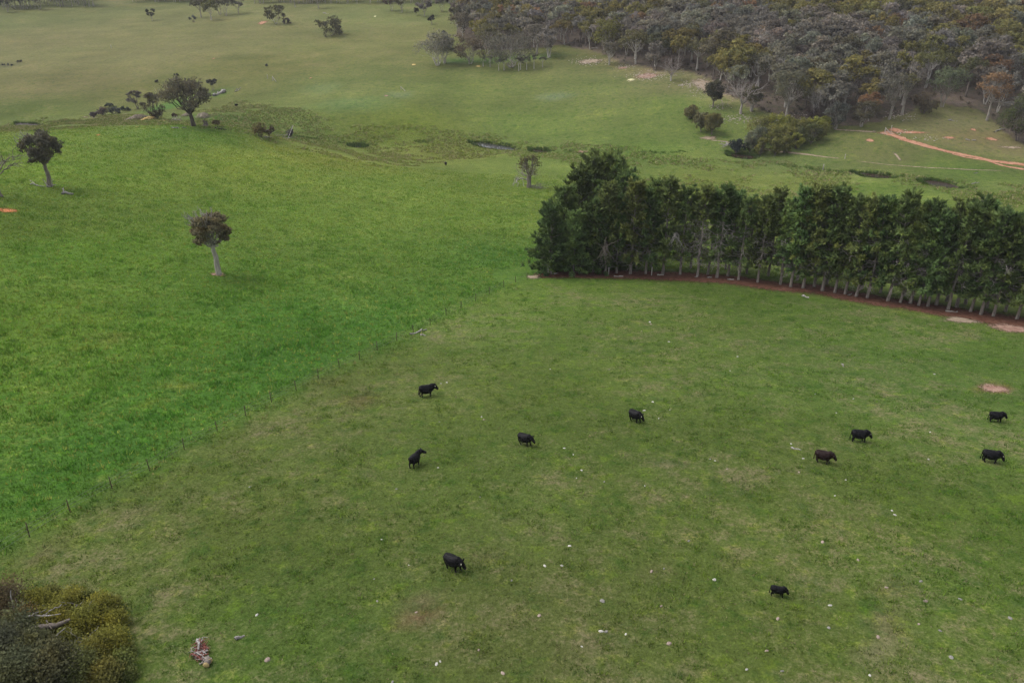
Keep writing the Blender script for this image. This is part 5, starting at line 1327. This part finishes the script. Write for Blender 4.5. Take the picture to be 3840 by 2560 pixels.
def cow(px, py, ang, L, label, drop, yaw, step, tagged, coat=(1.0, 1.0, 1.15), name='cow', cat='cow', group='black cattle grazing in the near paddock', tail=0.0, tagside=-1):
    """ang: heading in degrees, 0 = to the right of the view, 90 = away from the camera"""
    key = (round(drop, 2), round(yaw, 2), round(step, 2))
    if key not in body_cache: body_cache[key] = cow_body(drop, yaw, step, 0.015 if name == 'cow' else -0.03)
    body, poll, muz = body_cache[key]
    p = G(px, py); s = L / 2.45; a = math.radians(ang)
    d = Vector((math.cos(a), math.sin(a), 0))
    hf, hb = float(H(p[0] + d.x * 0.7, p[1] + d.y * 0.7)), float(H(p[0] - d.x * 0.7, p[1] - d.y * 0.7))
    t = empty(name, (p[0], p[1], 0.5 * (hf + hb) - 0.02), label, cat, group, scale=s, rot=(0, -math.atan2(hf - hb, 1.4), a))
    cc = tuple(np.array((0.0065, 0.006, 0.0065)) * np.array(coat))
    obj('body', body, M_COAT, t, color=cc)
    f = unit(muz - poll); side = unit(np.cross(f, [0, 0, 1.0]))
    for sg in (-1, 1):
        e = obj('ear', ear_me, M_COAT, t, tuple(poll + side * 0.26 * sg - f * 0.04 + np.array([0, 0, 0.08])), math.atan2(f[1], f[0]), color=cc)
        if tagged and sg == -tagside: obj('ear_tag', tag_me, M_TAG, e, (0.06, 0.05 * sg, -0.03))
    tl = Shape(); tl.tube(bent(np.random.default_rng(int(px)), (-0.78, 0, 1.12), (-0.86, tail, 0.48), 7, 0.06, 0.01), np.linspace(0.045, 0.022, 7), 6)
    to = obj('tail', tl.mesh('tail'), M_COAT, t, color=cc)
    obj('tail_tuft', tuft_me, M_COAT, to, (-0.86, tail, 0.38), color=cc)
    for sg, so in ((1, step), (-1, -step)):
        obj('hoof', hoof_me, M_HOOF, t, (0.389 + so * 0.158, 0.19 * sg, -0.02)); obj('hoof', hoof_me, M_HOOF, t, (-0.533 - so * 0.144, 0.19 * sg, -0.02))
    return t
cow(1600,1485,24,2.7,'black cow nearest the fence, walking away to the right with a white ear tag',0.45,-0.25,0.5,True)
cow(1556,1745,66,2.35,'black cow seen from behind with its head raised to the right',0.08,-0.7,0.3,False,tail=0.05)
cow(1972,1668,-36,2.35,'black cow in the middle of the paddock with lowered head and no ear tag',0.75,0.1,0.5,False)
cow(2384,1580,-50,2.4,'black cow grazing towards the viewer with a white ear tag, a stone to its right',0.9,0.15,0.4,True)
cow(3088,1734,-26,2.4,'brownish-black cow left of a blacker one on the right half of the paddock',0.80,0.05,0.5,False,(3.0,1.7,1.4))
cow(3222,1654,-12,2.45,'black cow with a white ear tag up-slope of the brownish-black cow',0.78,0.0,-0.5,True)
cow(3733,1580,-10,2.2,'black cow nearest the pink soil patch at the right edge',0.75,0.0,-0.4,False)
cow(3714,1732,-22,2.4,'black cow with a white-marked ear lower down at the right edge',0.95,0.0,0.4,True)
cow(1704,2134,-36,2.35,'largest black cow, alone in the lower middle of the paddock with a white ear tag',0.85,0.12,0.6,True)
cow(2916,2232,-14,1.6,'small black calf grazing in the lower right of the paddock',0.92,0.05,-0.6,False,name='calf',cat='calf')
cow(887,400,-20,2.3,'tiny far black cow right of the spreading gum on the creek flat',0.7,0.1,0.3,False,group='cattle beyond the paddock')
cow(1672,621,-80,2.3,'far black cow facing the viewer between the creek and the windbreak',0.7,0.0,0.2,False,group='cattle beyond the paddock')

# ------------------------------------------------------------------ bark heap, wattle clump and fallen trunk in the foreground
hp = np.random.default_rng(31); base = G(755, 2440); st = []
def near(px, py, up=0.0): q = G(px, py); return (q[0], q[1], q[2] + up)
st.append((near(742,2402,0.1), near(748,2450,0.35), 0.11, 0.06))
for k in range(70):
    a = hp.uniform(0, 6.28); c = np.array(near(752 + hp.normal() * 13, 2445 + hp.normal() * 26, 0.08 + hp.random() * 0.25)); L = hp.uniform(0.3, 0.9)
    v = np.array([math.cos(a) * L, math.sin(a) * L, hp.normal() * 0.10]); r_ = hp.uniform(0.015, 0.045)
    st.append((c - v / 2, c + v / 2, r_, r_ * 0.5))
heap = empty('bark_heap', base, 'heap of reddish bark and grey broken wood at the bottom left', 'wood heap')
mats = [M_DEADWOOD, soil_material('red_bark', alb(120, 74, 66), alb(150, 100, 90), alb(96, 66, 60), 3.0), M_TWIG]
M_REDB = simple('red_bark_chips', alb(138, 88, 80), 0.9, 0.1, 0.7, 3.0)
for k, (p0, p1, r0, r1) in enumerate(st):
    s = Shape(); s.tube(bent(hp, np.array(p0) - np.array(base), np.array(p1) - np.array(base), 4, 0, 0.05), np.linspace(r0, r1, 4), 5); obj('stick', s.mesh('stick'), [M_DEADWOOD, M_REDB, M_REDB, M_TWIG][k % 4], heap)
drape_patch('bare_soil', 752, 2440, 30, 38, M_PINK, 'reddish bark litter under the broken wood heap', 130)
M_CUT = simple('cut_wood', alb(206, 182, 132), 0.8, 0.1, 0.3, 6.0)
for px, py, ln, lab in [(775,2500,(8,-16),'cut log block with a pale sawn face below the bark heap'),(788,2486,(-14,-10),'second cut log block with an orange sawn face beside the bark heap')]:
    p0 = np.array(near(px, py, 0.18)); p1 = np.array(near(px + ln[0], py + ln[1], 0.18)); t = empty('log_block', tuple(p0), lab, 'log')
    s = Shape(); s.tube([(0, 0, 0), tuple((p1 - p0) * 0.5), tuple(p1 - p0)], [0.20, 0.19, 0.17], 10); obj('bark_side', s.mesh('bark_side'), M_BARK_GREY, t)
    d_ = unit(p1 - p0); s = Shape(); s.tube([tuple(-d_ * 0.004), tuple(-d_ * 0.02), tuple(-d_ * 0.022)], [0.19, 0.19, 0.003], 10); obj('sawn_face', s.mesh('sawn_face'), M_CUT, t)
CL = [(150,2300,2215,130,GOLD,'golden wattle bush at the top left of the corner clump'),(262,2290,2218,120,GOLD,'golden wattle bush at the top of the corner clump'),(385,2310,2235,130,GOLD,'golden wattle bush at the top right of the corner clump'),
      (330,2360,2275,140,(0.176, 0.169, 0.055),'olive-gold wattle bush in the upper middle of the corner clump'),(200,2380,2290,150,(0.182, 0.162, 0.052),'olive-gold wattle bush left of the upper middle of the corner clump'),(430,2350,2290,110,GOLD,'golden wattle bush at the right rim of the corner clump'),
      (420,2450,2365,130,GOLD,'bright golden wattle bush on the right of the corner clump, above the bottom edge'),(352,2495,2400,130,(0.176, 0.155, 0.052),'golden wattle bush right of the bare fallen trunk'),(455,2505,2440,90,(0.149, 0.169, 0.060),'small green wattle bush at the lower right rim of the corner clump'),
      (310,2552,2450,140,(0.135, 0.142, 0.060),'green-gold wattle bush at the bottom edge'),(400,2560,2480,120,(0.169, 0.155, 0.055),'golden wattle bush at the bottom edge, right one'),
      (30,2310,2190,150,(0.115, 0.089, 0.060),'brown dying bush at the left edge above the corner gums'),(75,2420,2310,170,(0.089, 0.095, 0.060),'dark grey-green gum bush at the left edge'),(30,2500,2380,180,(0.089, 0.089, 0.063),'dark gum bush in the very corner'),
      (140,2500,2390,160,(0.095, 0.097, 0.057),'dark gum bush below the bare fallen trunk'),(220,2570,2450,170,(0.095, 0.092, 0.057),'dark gum bush at the bottom edge of the corner clump'),(90,2600,2460,190,(0.089, 0.095, 0.060),'dark gum bush cut by the bottom edge'),
      (100,2350,2270,110,(0.149, 0.115, 0.074),'rusty wattle bush between the dying bush and the golden ones')]
CL += [(455,2390,2352,60,(0.12,0.125,0.04),'small ragged wattle bush at the outer right rim of the corner clump'),(430,2275,2240,60,(0.13,0.125,0.04),'small ragged wattle bush beyond the top right of the corner clump'),
       (330,2255,2222,56,(0.115,0.12,0.045),'low green wattle bush above the golden top of the corner clump'),(200,2245,2205,70,(0.12,0.115,0.045),'low olive wattle bush at the very top of the corner clump'),
       (478,2450,2420,50,(0.115,0.125,0.045),'tiny wattle bush outside the right rim of the corner clump'),(270,2430,2375,90,(0.10,0.105,0.042),'olive wattle bush right beside the bare brown trunk'),
       (250,2335,2290,90,(0.135,0.122,0.042),'golden wattle bush in the upper centre of the corner clump'),(490,2540,2505,50,(0.11,0.12,0.045),'tiny wattle bush at the bottom right foot of the corner clump')]
for i, (px, py, yt, w, c, lab) in enumerate(CL):
    gold = c[0] > 0.1
    shrub(px, py, yt + (14 if gold and w > 80 else 0), w * 1.12, lab, tuple(np.array(c) * (np.array([1.35, 1.45, 1.05]) if c[0] > 0.17 else np.array([1.9, 2.0, 1.6]) if i >= 18 else np.array([1.45, 1.5, 1.3]))), 800 + i, 5200 if w > 80 else 1600, 0.10 if gold else 0.14, 24 if w > 80 else 10, loose=1.35 if gold else 1.1, group='bushes of the corner clump')
stick_set('fallen_tree', 'bare brown trunk lying across the corner clump', 'fallen tree', [(near(140,2424,1.3), near(286,2388,1.5), 0.26, 0.10), (near(200,2396,1.6), near(215,2420,1.4), 0.05, 0.02)], M_BARK_GREY, sides=8, wig=0.02)
stick_set('fallen_branch', 'long pale forked branch above the bare brown trunk', 'branch', [(near(80,2386,1.5), near(256,2380,1.8), 0.09, 0.03), (near(150,2378,1.7), near(205,2366,1.9), 0.05, 0.02), (near(190,2380,1.7), near(262,2352,2.0), 0.05, 0.02)], M_DEADWOOD)
stick_set('fallen_branch', 'pale dead branch at the bottom of the corner clump', 'branch', [(near(185,2560,1.5), near(262,2518,1.8), 0.08, 0.03), (near(240,2540,1.6), near(338,2520,1.7), 0.05, 0.02), (near(186,2555,1.5), near(205,2512,2.0), 0.05, 0.02)], M_DEADWOOD)
stick_set('fallen_branch', 'small pale forked twig right of the bare brown trunk', 'branch', [(near(218,2450,1.3), near(272,2424,1.6), 0.05, 0.02), (near(218,2450,1.3), near(245,2462,1.2), 0.05, 0.02)], M_DEADWOOD)
stick_set('dead_shoot', 'upright bare grey stem in the golden wattle', 'branch', [(near(88,2350,0.8), near(97,2350,3.2), 0.06, 0.02), (near(92,2350,1.5), near(100,2350,2.4), 0.03, 0.01)], M_DEADWOOD)

twr = np.random.default_rng(71); tws = []
for k in range(26):
    q = (twr.uniform(30, 440), twr.uniform(2290, 2540)); b_ = np.array(near(q[0], q[1], 0.9)); d_ = unit(twr.normal(size=3) * np.array([1, 1, 0.3]) + np.array([0, -0.2, 0.75])); L_ = twr.uniform(0.7, 1.7)
    tws.append((b_, b_ + d_ * L_, 0.022, 0.008)); m_ = b_ + d_ * L_ * 0.5; tws.append((m_, m_ + unit(d_ + twr.normal(size=3) * 0.5) * L_ * 0.45, 0.014, 0.006))
stick_set('bare_twigs', 'scattered bare grey twigs poking out of the corner clump', 'twigs', tws, M_DEADWOOD, part='twig', sides=4)

# ------------------------------------------------------------------ stones on the grazed grass
STONES = [(963,2305,1.0,0),(1003,2473,1.6,1),(937,1825,0.9,0),(1431,2022,0.8,0),(1643,1753,0.8,0),(1533,2118,0.6,0),(1403,2170,0.7,2),(1415,2253,1.0,2),(1561,2295,1.0,1),(1637,2489,1.1,0),(1651,2479,0.7,0),
 (1795,2436,0.9,1),(1886,2523,1.1,1),(1472,2556,1.1,2),(1487,1833,0.9,2),(1800,1863,0.9,2),(2136,2046,1.1,0),(2043,2121,1.4,0),(2107,2120,1.0,0),(2022,2307,1.3,1),(2254,2366,1.4,0),(2273,2367,1.1,2),
 (2347,2377,0.8,0),(2509,2412,1.3,1),(2800,2509,1.0,0),(2679,2173,1.2,0),(2583,2028,1.1,2),(2443,2142,1.3,1),(2490,2131,0.9,2),(2418,1821,0.7,0),(2662,1721,1.0,0),(2682,1727,0.7,0),(2181,1763,0.9,0),(2162,1792,0.6,0),
 (2150,1704,0.9,0),(2266,1806,1.0,2),(2727,1758,0.9,1),(2182,2423,0.7,0),(2259,2253,1.4,2),(2479,2272,1.0,1),(1919,2176,0.9,2),(3131,1858,1.0,0),(3172,1799,0.7,0),(3345,1914,1.2,0),(3356,1930,1.2,0),
 (3084,2032,1.2,1),(3218,2099,1.3,1),(3453,2179,1.4,2),(3325,2202,1.1,1),(3471,2253,1.2,1),(3601,2246,1.1,2),(3113,2269,1.1,0),(2917,2319,1.4,1),(3108,2353,1.0,2),(3293,2388,1.5,1),(3446,2339,0.9,1),(3526,2364,1.2,2),
 (3789,2317,1.2,2),(3567,2464,1.3,2),(3262,2531,1.0,0),(2933,2515,1.1,2),(3482,1722,0.9,0),(2875,2439,1.1,1),(2437,1208,1.5,0),(2441,1216,1.4,1),(2406,1242,0.9,1),(2509,1282,1.1,0),(2766,1337,1.0,0),(2738,1390,0.8,0),(2063,1384,0.9,0),
 (2285,1386,0.9,2),(2448,1507,1.0,0),(2416,1539,1.3,0),(2470,1569,1.1,0),(2512,1536,0.7,0),(2116,1680,1.2,0),(1654,1438,1.0,0),(1676,1434,1.1,0),(1648,1582,0.9,2),(1806,1563,1.0,0),(1814,1573,1.0,1),(3012,1719,1.1,0),(2996,1770,1.0,1),
 (3504,1403,1.1,0),(3488,1620,1.0,0),(3136,1548,0.8,0),(3200,1495,0.8,0),(3056,1478,0.8,0),(3620,1150 + 350,0.8,2),(2967,1664,0.9,0)]
srng = np.random.default_rng(55); stone_me = []
for k in range(5):
    iv, jf = ico(); d = iv * (1 + 0.28 * np.array([fbm(np.array([v[0] * 1.7 + k]), np.array([v[1] * 1.7 + v[2]]), 3 + k)[0] for v in iv]))[:, None]
    stone_me.append(mesh_from('stone', d * np.array([1.0, 0.75, 0.5]), jf, False))
SCOL = [((0.52,0.50,0.46),'white'),((0.36,0.28,0.24),'pinkish'),((0.24,0.23,0.21),'grey')]
MARKS = [(1605,1465,'cow nearest the fence'),(1560,1720,'cow seen from behind'),(1970,1650,'cow in the middle of the paddock'),(2385,1560,'cow grazing towards the viewer'),(3085,1715,'brownish-black cow'),
         (3224,1640,'cow up-slope of the brownish one'),(3733,1565,'cow by the pink soil patch'),(3718,1718,'lower cow at the right edge'),(1707,2110,'largest lone cow'),(2918,2215,'calf'),(755,2440,'bark heap'),(2000,1040,'left end of the windbreak'),
         (2700,1045,'thin pines'),(3700,1200,'right end of the windbreak'),(3790,2560,'bottom right corner'),(2300,2560,'middle of the bottom edge')]
SLAB = place_labels([(q[0], q[1], SCOL[q[3]][1]) for q in STONES], MARKS, 'stone')
for (px, py, sz, kd), lab in zip(STONES, SLAB):
    p = G(px, py); s = 0.115 * sz * srng.uniform(0.85, 1.15)
    o = obj('stone', stone_me[int(srng.integers(0, 5))], M_STONE, None, (p[0], p[1], p[2] + 0.02 * s), srng.uniform(0, 6.28), (s * 1.1, s * srng.uniform(0.8, 1.1), s), tuple(np.array(SCOL[kd][0]) * srng.uniform(0.85, 1.15)))
    tag(o, lab, 'stone', 'stones scattered over the grazed paddock')

# stony ground along the forest edge: rubble too fine to count
rv, rf, n_ = [], [], 0; iv, jf = ico(); oct_v = np.array([[1,0,0],[-1,0,0],[0,1,0],[0,-1,0],[0,0,1],[0,0,-1]], float); oct_f = np.array([[0,2,4],[2,1,4],[1,3,4],[3,0,4],[2,0,5],[1,2,5],[3,1,5],[0,3,5]])
for cx, cy, rx, ry, cnt in [(2205,232,60,14,150),(2435,284,70,16,220),(2340,252,30,6,60),(2640,330,50,26,220),(2600,312,40,10,60),(2560,318,40,6,40),(2850,456,30,8,70),(2760,445,80,16,120),(3360,497,60,8,60),(2690,395,40,20,80),(3010,440,60,14,70),(3480,520,60,8,40),(3380,440,50,14,70)]:
    for q in range(cnt):
        p = G(cx + srng.normal() * rx * 0.6, cy + srng.normal() * ry * 0.6); s = srng.uniform(0.10, 0.42)
        rv.append(oct_v * np.array([s, s * srng.uniform(0.5, 1), s * 0.5]) * (1 + srng.normal(size=(6, 1)) * 0.15) + np.array(p) + np.array([0, 0, s * 0.15])); rf.append(oct_f + n_); n_ += 6
rb = obj('rubble', mesh_from('rubble', np.concatenate(rv), np.concatenate(rf), False), M_STONE, None, color=(0.42, 0.36, 0.31))
tag(rb, 'pale rubble strewn along the forest edge', None, None, 'stuff')

# ------------------------------------------------------------------ grass: real blades over the ground sheet
def blades(name, label, X, Y, col, hgt, wid, nb, seed, spread=1.0):
    r = np.random.default_rng(seed); n = len(X); Z = H(X, Y)
    hgt = np.broadcast_to(hgt, n); wid = np.broadcast_to(wid, n)
    a = r.uniform(0, 2 * math.pi, (n, nb)); off = r.random((n, nb)) ** 0.5 * (hgt * 0.7 * spread)[:, None]; b = r.uniform(0, 2 * math.pi, (n, nb))
    bx = X[:, None] + np.cos(b) * off; by = Y[:, None] + np.sin(b) * off; bz = np.repeat(Z[:, None], nb, 1) - 0.03
    hh = hgt[:, None] * r.uniform(0.55, 1.25, (n, nb)); ww = wid[:, None] * r.uniform(0.7, 1.3, (n, nb)); ln = hh * r.uniform(0.2, 0.75, (n, nb))
    lx = np.cos(b) * ln + r.normal(size=(n, nb)) * 0.2 * hh; ly = np.sin(b) * ln + r.normal(size=(n, nb)) * 0.2 * hh
    tx, ty = -np.sin(a) * ww / 2, np.cos(a) * ww / 2
    v = np.stack([np.stack([bx - tx, by - ty, bz], -1), np.stack([bx + tx, by + ty, bz], -1), np.stack([bx + lx, by + ly, bz + hh], -1)], 2).reshape(-1, 3)
    m = n * nb; c = np.repeat(col, nb, 0) * r.uniform(0.75, 1.3, (m, 1)); c = np.concatenate([np.clip(c, 0, 0.8), np.ones((m, 1))], 1)
    o = obj(name, mesh_from(name, v, np.arange(3 * m).reshape(m, 3), False, {'tint': ('FLOAT_COLOR', 'FACE', c)}), M_TUFT)
    return tag(o, label, None, None, 'stuff')
def scatter(n, x0, x1, y0, y1, seed, power=1.0, ref=60.0):
    r = np.random.default_rng(seed); X = r.uniform(x0, x1, n); Y = r.uniform(y0, y1, n); Z = H(X, Y)
    px, py, zc = to_px(X, Y, Z)
    ok = (zc > 20) & (px > -260) & (px < 4100) & (py > -100) & (py < 2900) & (r.random(n) < np.clip((ref / np.maximum(zc, 1)) ** power, 0, 1))
    return X[ok], Y[ok], r
def fieldcol(X, Y, r, up=1.25, altp=0.25):
    c = grid_sample(BASE, X, Y); a = grid_sample(ALT, X, Y)
    t = (r.random(len(X)) < altp)[:, None] * 0.8
    return (c * (1 - t) + a * t) * up
STRIP = [G(*q) for q in [(1985,1036),(2300,1032),(2700,1048),(3100,1102),(3500,1165),(3960,1238)]]
X, Y, r = scatter(260000, -75, 110, 26, 150, 1, 1.3, 62)
k = (grid_sample(NEAR, X, Y) > np.random.default_rng(91).random(len(X))); X, Y = X[k], Y[k]
blades('short_grass', 'short grazed grass of the near paddock', X, Y, fieldcol(X, Y, r, 1.5, 0.22) * r.uniform(0.65, 1.35, (len(X), 1)), r.uniform(0.05, 0.15, len(X)), 0.05, 5, 2)
X, Y, r = scatter(64000, -75, 110, 26, 150, 3, 0.8, 70)
k = (grid_sample(NEAR, X, Y) > 0.5) & (fbm(X / 2.2, Y / 2.2, 77) > 0.05); X, Y = X[k], Y[k]
lush = fieldcol(X, Y, r, 1.0, 0.0) * np.where((r.random(len(X)) < 0.4)[:, None], np.array([0.75, 1.05, 0.75]), np.array([1.55, 1.75, 1.05]))
blades('grass_clumps', 'lusher clumps and weeds dotted over the grazed paddock', X, Y, lush, r.uniform(0.12, 0.28, len(X)), 0.06, 10, 4, 1.8)
X, Y, r = scatter(300000, -175, 60, 40, 240, 5, 1.1, 85)
k = (grid_sample(NEAR, X, Y) < np.random.default_rng(92).random(len(X))) & (grid_sample(FM, X, Y) < 0.5) & (dist_line(X, Y, STRIP) > 6.5); X, Y = X[k], Y[k]
clump = fbm(X / 3.2, Y / 3.2, 88)
cc = fieldcol(X, Y, r, 2.0, 0.16) * np.where((clump > 0.18)[:, None], np.array([0.72, 0.86, 0.66]), np.array([1.08, 1.02, 0.92])) * r.uniform(0.8, 1.25, (len(X), 1))
blades('tall_grass', 'tall lush grass of the ungrazed paddock', X, Y, cc, r.uniform(0.18, 0.38, len(X)) * (1 + 0.6 * (clump > 0.18)), 0.085, 5, 6)
# marsh tussocks along the creek
X, Y, r = scatter(150000, -230, 210, 190, 380, 7, 0.0)
k = (grid_sample(MM, X, Y) > r.random(len(X))) & (fbm(X / 14, Y / 14, 99) + 0.6 * fbm(X / 4, Y / 4, 98) > -0.12 + 0.3 * (r.random(len(X)) - 0.5)); X, Y = X[k], Y[k]
for w, z0, lab in pool_geo:
    k = ~in_poly(X, Y, w); X, Y = X[k], Y[k]
sel = r.random(len(X)) < min(1.0, 60000 / max(1, len(X))); X, Y = X[sel], Y[sel]
tc_ = fieldcol(X, Y, r, 1.0, 0.0); mixc = r.random(len(X))[:, None]
tc_ = np.where(mixc < 0.36, np.array(alb(146, 138, 100)) * 1.5, np.where(mixc < 0.55, tc_ * np.array([1.15, 1.35, 1.05]), tc_ * np.array([1.75, 1.7, 1.5])))
blades('marsh_tussocks', 'straw-tipped tussocks of the creek marsh', X, Y, tc_, r.uniform(0.22, 0.52, len(X)), 0.17, 8, 8, 1.1)
# reeds on the far banks of the pools
RX, RY = [], []
rr = np.random.default_rng(61)
for w, z0, lab in pool_geo:
    for q in range(260):
        k = rr.integers(0, len(w)); t_ = rr.random(); p = w[k] * (1 - t_) + w[(k + 1) % len(w)] * t_
        c = w.mean(0); o = unit(p - c) * rr.uniform(0.6, 2.2)
        if (p - c)[1] > -0.2 or rr.random() < 0.25: RX.append(p[0] + o[0]); RY.append(p[1] + o[1])
RX, RY = np.array(RX), np.array(RY)
blades('reeds', 'fringe of reeds along the creek pools', RX, RY, fieldcol(RX, RY, rr, 0.0, 0) + np.array(alb(84, 108, 52)), rr.uniform(0.6, 1.2, len(RX)), 0.14, 9, 12, 0.6)

# rushes marking the winding creek between its pools
CR = [[(1948,556),(2000,560),(2060,567),(2170,572),(2330,566),(2470,572),(2620,566),(2722,574)],[(2800,592),(2870,602),(2950,620),(3040,634),(3110,640),(3180,645)],[(3385,662),(3440,676)],[(3640,704),(3700,722),(3770,742),(3900,765)],
      [(1378,549),(1480,540),(1600,532),(1772,528)],[(1308,540),(1200,522),(1090,510),(960,498)],[(215,464),(330,456),(430,446)]]
cx_, cy_ = [], []
for ln in CR:
    w_ = [np.array(G(*q)[:2]) for q in ln]
    for a_, b_ in zip(w_[:-1], w_[1:]):
        n_ = int(np.linalg.norm(b_ - a_) * 9); t_ = rr.random((n_, 1)); q_ = a_ + (b_ - a_) * t_ + rr.normal(size=(n_, 2)) * np.array([0.9, 0.9]) + 0.9 * fbm(t_[:, 0] * 9, t_[:, 0] * 0, 5)[:, None]
        cx_.append(q_[:, 0]); cy_.append(q_[:, 1])
cx_ = np.concatenate(cx_); cy_ = np.concatenate(cy_)
k = (fbm(cx_ / 7, cy_ / 7, 55) > -0.05) & (rr.random(len(cx_)) < 0.6); cx_, cy_ = cx_[k], cy_[k]
blades('creek_rushes', 'dark green rushes lining the winding creek', cx_, cy_, np.array(alb(86, 110, 52)) * rr.uniform(0.9, 1.8, (len(cx_), 1)), rr.uniform(0.3, 0.75, len(cx_)), 0.14, 8, 13, 0.7)

# ------------------------------------------------------------------ haze
def haze_box(x0, x1, y0, y1, z0, z1, dens):
    v = [(x, y, z) for x in (x0, x1) for y in (y0, y1) for z in (z0, z1)]
    f = np.array([[0,1,3,2],[4,6,7,5],[0,4,5,1],[2,3,7,6],[0,2,6,4],[1,5,7,3]])
    m, nt, out = new_mat('haze')
    pv = nt.nodes.new('ShaderNodeVolumePrincipled'); pv.inputs['Color'].default_value = (0.80, 0.82, 0.92, 1); pv.inputs['Density'].default_value = dens; pv.inputs['Anisotropy'].default_value = 0.0
    nt.links.new(pv.outputs[0], out.inputs['Volume'])
    o = obj('haze', mesh_from('haze', v, f, False), m)
    return tag(o, 'thin bluish air over the valley', None, None, 'stuff')
HAZE = 0.00012
if HAZE: haze_box(-960, 960, -310, 1560, float(GZ.min()) - 1, 45, HAZE)
